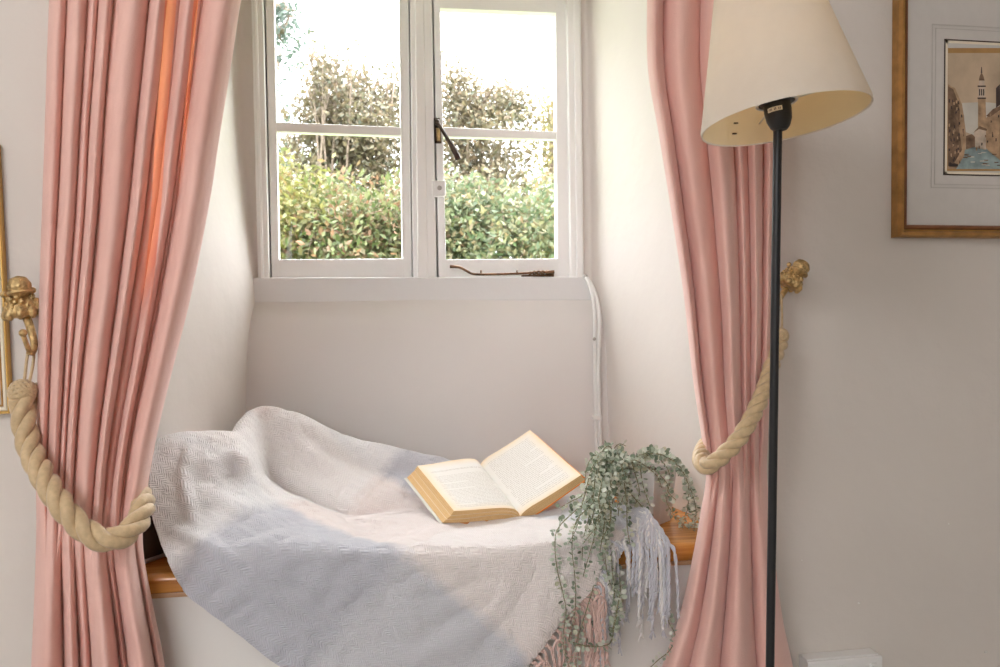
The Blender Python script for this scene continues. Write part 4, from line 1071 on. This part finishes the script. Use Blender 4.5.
for q in range(5):       # thick curtain of shoots down the front left
    x1_ = rr.uniform(592, 614); y2 = rr.uniform(540, 590)
    vine(V([(rr.uniform(615, 630), 468), (x1_+8, 470), (x1_, 495), (x1_+rr.uniform(-14, 6), 520), (x1_+rr.uniform(-18, 8), y2)], (1.50, rr.uniform(1.33, 1.37), 1.31)), 1.0)
vine(V([c_, (608, 455), (597, 470), (588, 490), (578, 498), (570, 502), (560, 508)], (1.50, 1.42, 1.38)), 1.0)
for (xa, xb, yb, dn_) in ((604, 588, 535, 1.0), (612, 603, 560, 1.1), (622, 630, 545, 1.0), (632, 640, 520, .9), (626, 618, 520, 1.1), (640, 650, 506, .8), (600, 582, 560, .9), (596, 568, 545, .9), (650, 676, 500, 1.1), (606, 597, 625, .9)):
    vine(V([(lerp(xa, 640, .5), 466), (xa, 466+rr.uniform(-6, 6)), (lerp(xa, xb, .5)+rr.uniform(-4, 4), lerp(470, yb, .4)), (lerp(xa, xb, .8)+rr.uniform(-4, 4), lerp(470, yb, .75)), (xb, yb)], (1.49, 1.37, 1.325) if yb > 530 else (1.49, 1.44, 1.415)), dn_)
vine(V([(618, 466), (613, 452), (619, 444), (626, 446)], (1.50, 1.49, 1.48)), .7)

# ------------------------------------------------------------------ garden
gr = MB(); gr.box((-14, 2.3, -.3), (16, 26, -.25)); struct(gr.build('ground', mat('lawn_grass', (.17, .22, .08), .95, var=.3, vscale=8, bump=.02, bscale=60), smooth=False))
def foliage(name, label, cat, blobs, n, size, mt, trunk=None, group=None, seed=0, clump=.32, shell=.55, lumps=9):
    r = random.Random(seed); vs = []; fs = []; main = blobs; blobs = []
    for (c, rad) in main:      # each mass of foliage is a heap of smaller tufts
        for q in range(lumps):
            while True:
                d = Vector((r.gauss(0, 1), r.gauss(0, 1), r.gauss(.15, 1)))
                if d.length > .1: break
            d.normalize(); k_ = r.uniform(.30, .48)
            blobs.append((c+Vector((d.x*rad[0], d.y*rad[1], d.z*rad[2]))*r.uniform(.45, .85), (rad[0]*k_, rad[1]*k_, rad[2]*k_*1.1)))
        blobs.append((c, (rad[0]*.6, rad[1]*.6, rad[2]*.6)))
    wts = [b[1][0]*b[1][1]+b[1][1]*b[1][2]+b[1][0]*b[1][2] for b in blobs]; tw_ = sum(wts)
    # leaf clumps, each a twig-end spray
    for (c, rad), wt in zip(blobs, wts):
        nb = int(n*wt/tw_); per = 14
        for q in range(nb//per):
            while True:
                d = Vector((r.gauss(0, 1), r.gauss(0, 1), r.gauss(0, 1)))
                if d.length > .1: break
            d.normalize(); rr_ = lerp(shell, 1.08, r.random()**.7)
            cc = c+Vector((d.x*rad[0], d.y*rad[1], d.z*rad[2]))*rr_
            for t in range(per):
                p = cc+Vector((r.gauss(0, 1), r.gauss(0, 1), r.gauss(0, 1)))*size*1.5
                a = (d+Vector((r.gauss(0, .7), r.gauss(0, .7), r.gauss(0, .7)-.2))).normalized(); s = a.cross(Vector((r.gauss(0, 1), r.gauss(0, 1), r.gauss(0, 1)))).normalized(); nn = s.cross(a)
                L = size*r.uniform(.8, 1.5); w2 = L*r.uniform(.38, .55); o_ = len(vs)
                vs += [p, p+a*L*.45+s*w2*.5+nn*L*.06, p+a*L, p+a*L*.45-s*w2*.5+nn*L*.06]; fs.append((o_, o_+1, o_+2, o_+3))
    me = bpy.data.meshes.new('foliage'); me.from_pydata([tuple(v) for v in vs], [], fs); me.materials.append(mt)
    blobs = main; base = blobs[0][0]; root = empty(name, (base.x, base.y, -.25)); tag(root, label, cat, group)
    fo = bpy.data.objects.new('foliage', me); C.objects.link(fo); fo.parent = root; fo.matrix_parent_inverse = root.matrix_world.inverted()
    m = MB()
    for (c, rad) in blobs:
        g0 = Vector((base.x+r.uniform(-.04, .04), base.y+r.uniform(-.04, .04), -.25)); mid = lerp(g0, c, .55)+Vector((r.uniform(-.1, .1), r.uniform(-.1, .1), .1))
        rb = trunk or .02
        if name == 'conifer' and c is not blobs[0][0]: g0 = Vector((base.x, base.y, c.z+.15)); mid = lerp(g0, c, .5)
        m.tube(crom([g0, mid, c], 12), lambda t: rb*(1-.7*t), 7)
        for k in range(4):
            d = Vector((r.gauss(0, 1), r.gauss(0, 1), r.gauss(.4, .8))).normalized()
            s0 = lerp(mid, c, r.uniform(.3, 1)); e = c+Vector((d.x*rad[0], d.y*rad[1], d.z*rad[2]))*.9
            m.tube(crom([s0, lerp(s0, e, .5)+Vector((0, 0, -.02)), e], 8), lambda t: rb*.32*(1-.7*t)+.002, 5)
    m.build('trunk' if trunk and trunk > .03 else 'stem', MT['bark'], root)
    return root
MT['bark'] = mat('bark', (.20, .155, .12), .9, var=.3, vscale=30)
LM = dict(
 yel=leafmat('yellow_green_leaves', [(0.124, 0.134, 0.030), (0.170, 0.169, 0.050), (0.192, 0.175, 0.068), (0.092, 0.117, 0.036), (0.216, 0.146, 0.061)], .4),
 mid=leafmat('mid_green_leaves', [(0.050, 0.076, 0.024), (0.098, 0.129, 0.044), (0.136, 0.152, 0.061), (0.161, 0.158, 0.087), (0.228, 0.122, 0.074), (0.068, 0.099, 0.044)], .4),
 grn=leafmat('fresh_green_leaves', [(0.056, 0.087, 0.041), (0.098, 0.134, 0.068), (0.148, 0.169, 0.092), (0.198, 0.181, 0.087), (0.074, 0.111, 0.061), (0.216, 0.152, 0.080)], .4),
 olive=leafmat('olive_brown_leaves', [(0.094, 0.083, 0.053), (0.144, 0.121, 0.070), (0.181, 0.144, 0.086), (0.131, 0.137, 0.086), (0.216, 0.151, 0.094), (0.087, 0.103, 0.077)], .35),
 con=leafmat('blue_green_leaves', [(0.072, 0.102, 0.087), (0.102, 0.138, 0.116), (0.123, 0.160, 0.138), (0.087, 0.120, 0.102)], .3),
 gold=leafmat('golden_leaves', [(0.189, 0.167, 0.072), (0.232, 0.200, 0.087), (0.167, 0.167, 0.080), (0.246, 0.181, 0.087)], .4))
def B(px, py, Y, rx, ry, rz): return (oy(px, py, Y), (rx, ry, rz))
foliage('shrub', 'yellow green shrub at the lower left of the left window pane', 'shrub', [B(288, 222, 5.6, .34, .4, .40), B(262, 225, 5.8, .3, .4, .42), B(300, 262, 5.5, .45, .4, .35)], 7600, .046, LM['yel'], seed=1)
foliage('shrub', 'yellow green leafy shrub low in the middle of the left casement', 'shrub', [B(345, 226, 5.5, .42, .4, .24), B(352, 262, 5.4, .5, .4, .36), B(330, 212, 5.8, .3, .3, .2)], 7600, .046, LM['mid'], seed=2)
foliage('shrub', 'orange tipped green shrub seen at the right of the left casement', 'shrub', [B(395, 218, 5.7, .3, .4, .30), B(400, 256, 5.5, .4, .4, .38), B(425, 225, 5.9, .3, .4, .34)], 7000, .046, LM['mid'], seed=3)
foliage('shrub', 'fresh green shrub with a yellow tip at the left of the right casement', 'shrub', [B(470, 222, 5.6, .36, .4, .30), B(465, 258, 5.5, .5, .4, .36), B(478, 193, 5.7, .09, .1, .12)], 7600, .046, LM['grn'], seed=4)
foliage('shrub', 'broad green shrub at the lower right of the right casement', 'shrub', [B(525, 222, 5.7, .36, .4, .24), B(520, 256, 5.5, .5, .4, .36), B(556, 215, 5.9, .35, .4, .36), B(600, 225, 6, .5, .4, .4)], 8400, .046, LM['grn'], seed=5)
foliage('tree', 'olive brown tree rising behind the shrubs in the left casement', 'tree', [B(352, 145, 9, .75, .7, .66), B(310, 155, 9.2, .6, .6, .55), B(385, 140, 8.8, .6, .6, .66), B(345, 98, 9, .42, .3, .30), B(388, 96, 9, .36, .3, .28), B(318, 100, 9, .16, .2, .3), B(340, 205, 8.6, 1.0, .6, .5)], 17000, .056, LM['olive'], trunk=.06, seed=6, shell=.3)
foliage('tree', 'bare topped thin tree with sparse leaves against the sky in the left casement', 'tree', [B(326, 80, 8.5, .16, .12, .24), B(353, 47, 8.6, .10, .1, .07), B(311, 48, 8.6, .10, .1, .12), B(338, 49, 8.6, .07, .1, .05), B(318, 70, 8.6, .2, .1, .15)], 900, .056, LM['olive'], trunk=.02, seed=7, shell=.3)
foliage('tree', 'brown green tree behind the shrubs in the right casement', 'tree', [B(478, 110, 9, .46, .5, .40), B(505, 112, 9.2, .38, .4, .30), B(460, 150, 9, .5, .5, .55), B(492, 160, 8.8, .42, .5, .45), B(455, 88, 9, .26, .2, .24), B(475, 200, 8.6, .9, .5, .35)], 11000, .056, LM['olive'], trunk=.06, seed=8, shell=.3)
foliage('tree', 'golden green tree at the right edge of the right casement', 'tree', [B(552, 110, 8.5, .20, .3, .26), B(560, 150, 8.4, .30, .3, .4), B(552, 190, 8.2, .28, .3, .22), B(590, 130, 8.8, .5, .4, .5)], 3800, .056, LM['gold'], trunk=.05, seed=9, shell=.3)
foliage('conifer', 'blue green conifer branch hanging at the top left of the window', 'tree', [B(232, 20, 7.5, .5, .4, .55), B(284, 30, 7.4, .10, .2, .22), B(286, 8, 7.4, .12, .2, .12), B(280, 62, 7.4, .09, .2, .14), B(250, 90, 7.6, .25, .3, .5), B(240, 180, 7.6, .4, .4, .8)], 6500, .05, LM['con'], trunk=.07, seed=10, shell=.3)

# ------------------------------------------------------------------ light
wd = bpy.data.worlds.new('sky'); bpy.context.scene.world = wd; wd.use_nodes = True
bg = wd.node_tree.nodes['Background']; bg.inputs[0].default_value = (.985, .985, 1.0, 1); bg.inputs[1].default_value = 1.0
# overcast sky: brighter overhead than at the horizon
_n = wd.node_tree.nodes; _tc = _n.new('ShaderNodeTexCoord'); _sp = _n.new('ShaderNodeSeparateXYZ'); _mr = _n.new('ShaderNodeMapRange')
wd.node_tree.links.new(_tc.outputs['Generated'], _sp.inputs[0]); wd.node_tree.links.new(_sp.outputs[2], _mr.inputs[0])
_mr.interpolation_type = 'SMOOTHSTEP'; _mr.inputs[1].default_value = 0; _mr.inputs[2].default_value = 1; _mr.inputs[3].default_value = 4; _mr.inputs[4].default_value = 17
wd.node_tree.links.new(_mr.outputs[0], bg.inputs[1])
def area(name, loc, target, sx, sy, power, col):
    l = bpy.data.lights.new(name, 'AREA'); l.shape = 'RECTANGLE'; l.size = sx; l.size_y = sy; l.energy = power; l.color = col
    o = bpy.data.objects.new(name, l); C.objects.link(o); o.location = loc
    o.rotation_euler = (Vector(target)-Vector(loc)).to_track_quat('-Z', 'Y').to_euler(); return o
area('bounce_fill', (-1.35, -.6, 2.26), (-.3, 1.3, .7), .8, .8, 25, (1, .985, .98))  # unseen fill added for light bounced off the ceiling, not a fitting
s = bpy.context.scene
s.view_settings.view_transform = 'Standard'; s.view_settings.look = 'None'; s.view_settings.gamma = 1; s.view_settings.use_curve_mapping = False
s.view_settings.exposure = 0.42
s.cycles.max_bounces = 10; s.cycles.diffuse_bounces = 6; s.cycles.transparent_max_bounces = 16
s.cycles.caustics_reflective = False; s.cycles.caustics_refractive = False; s.cycles.use_denoising = True
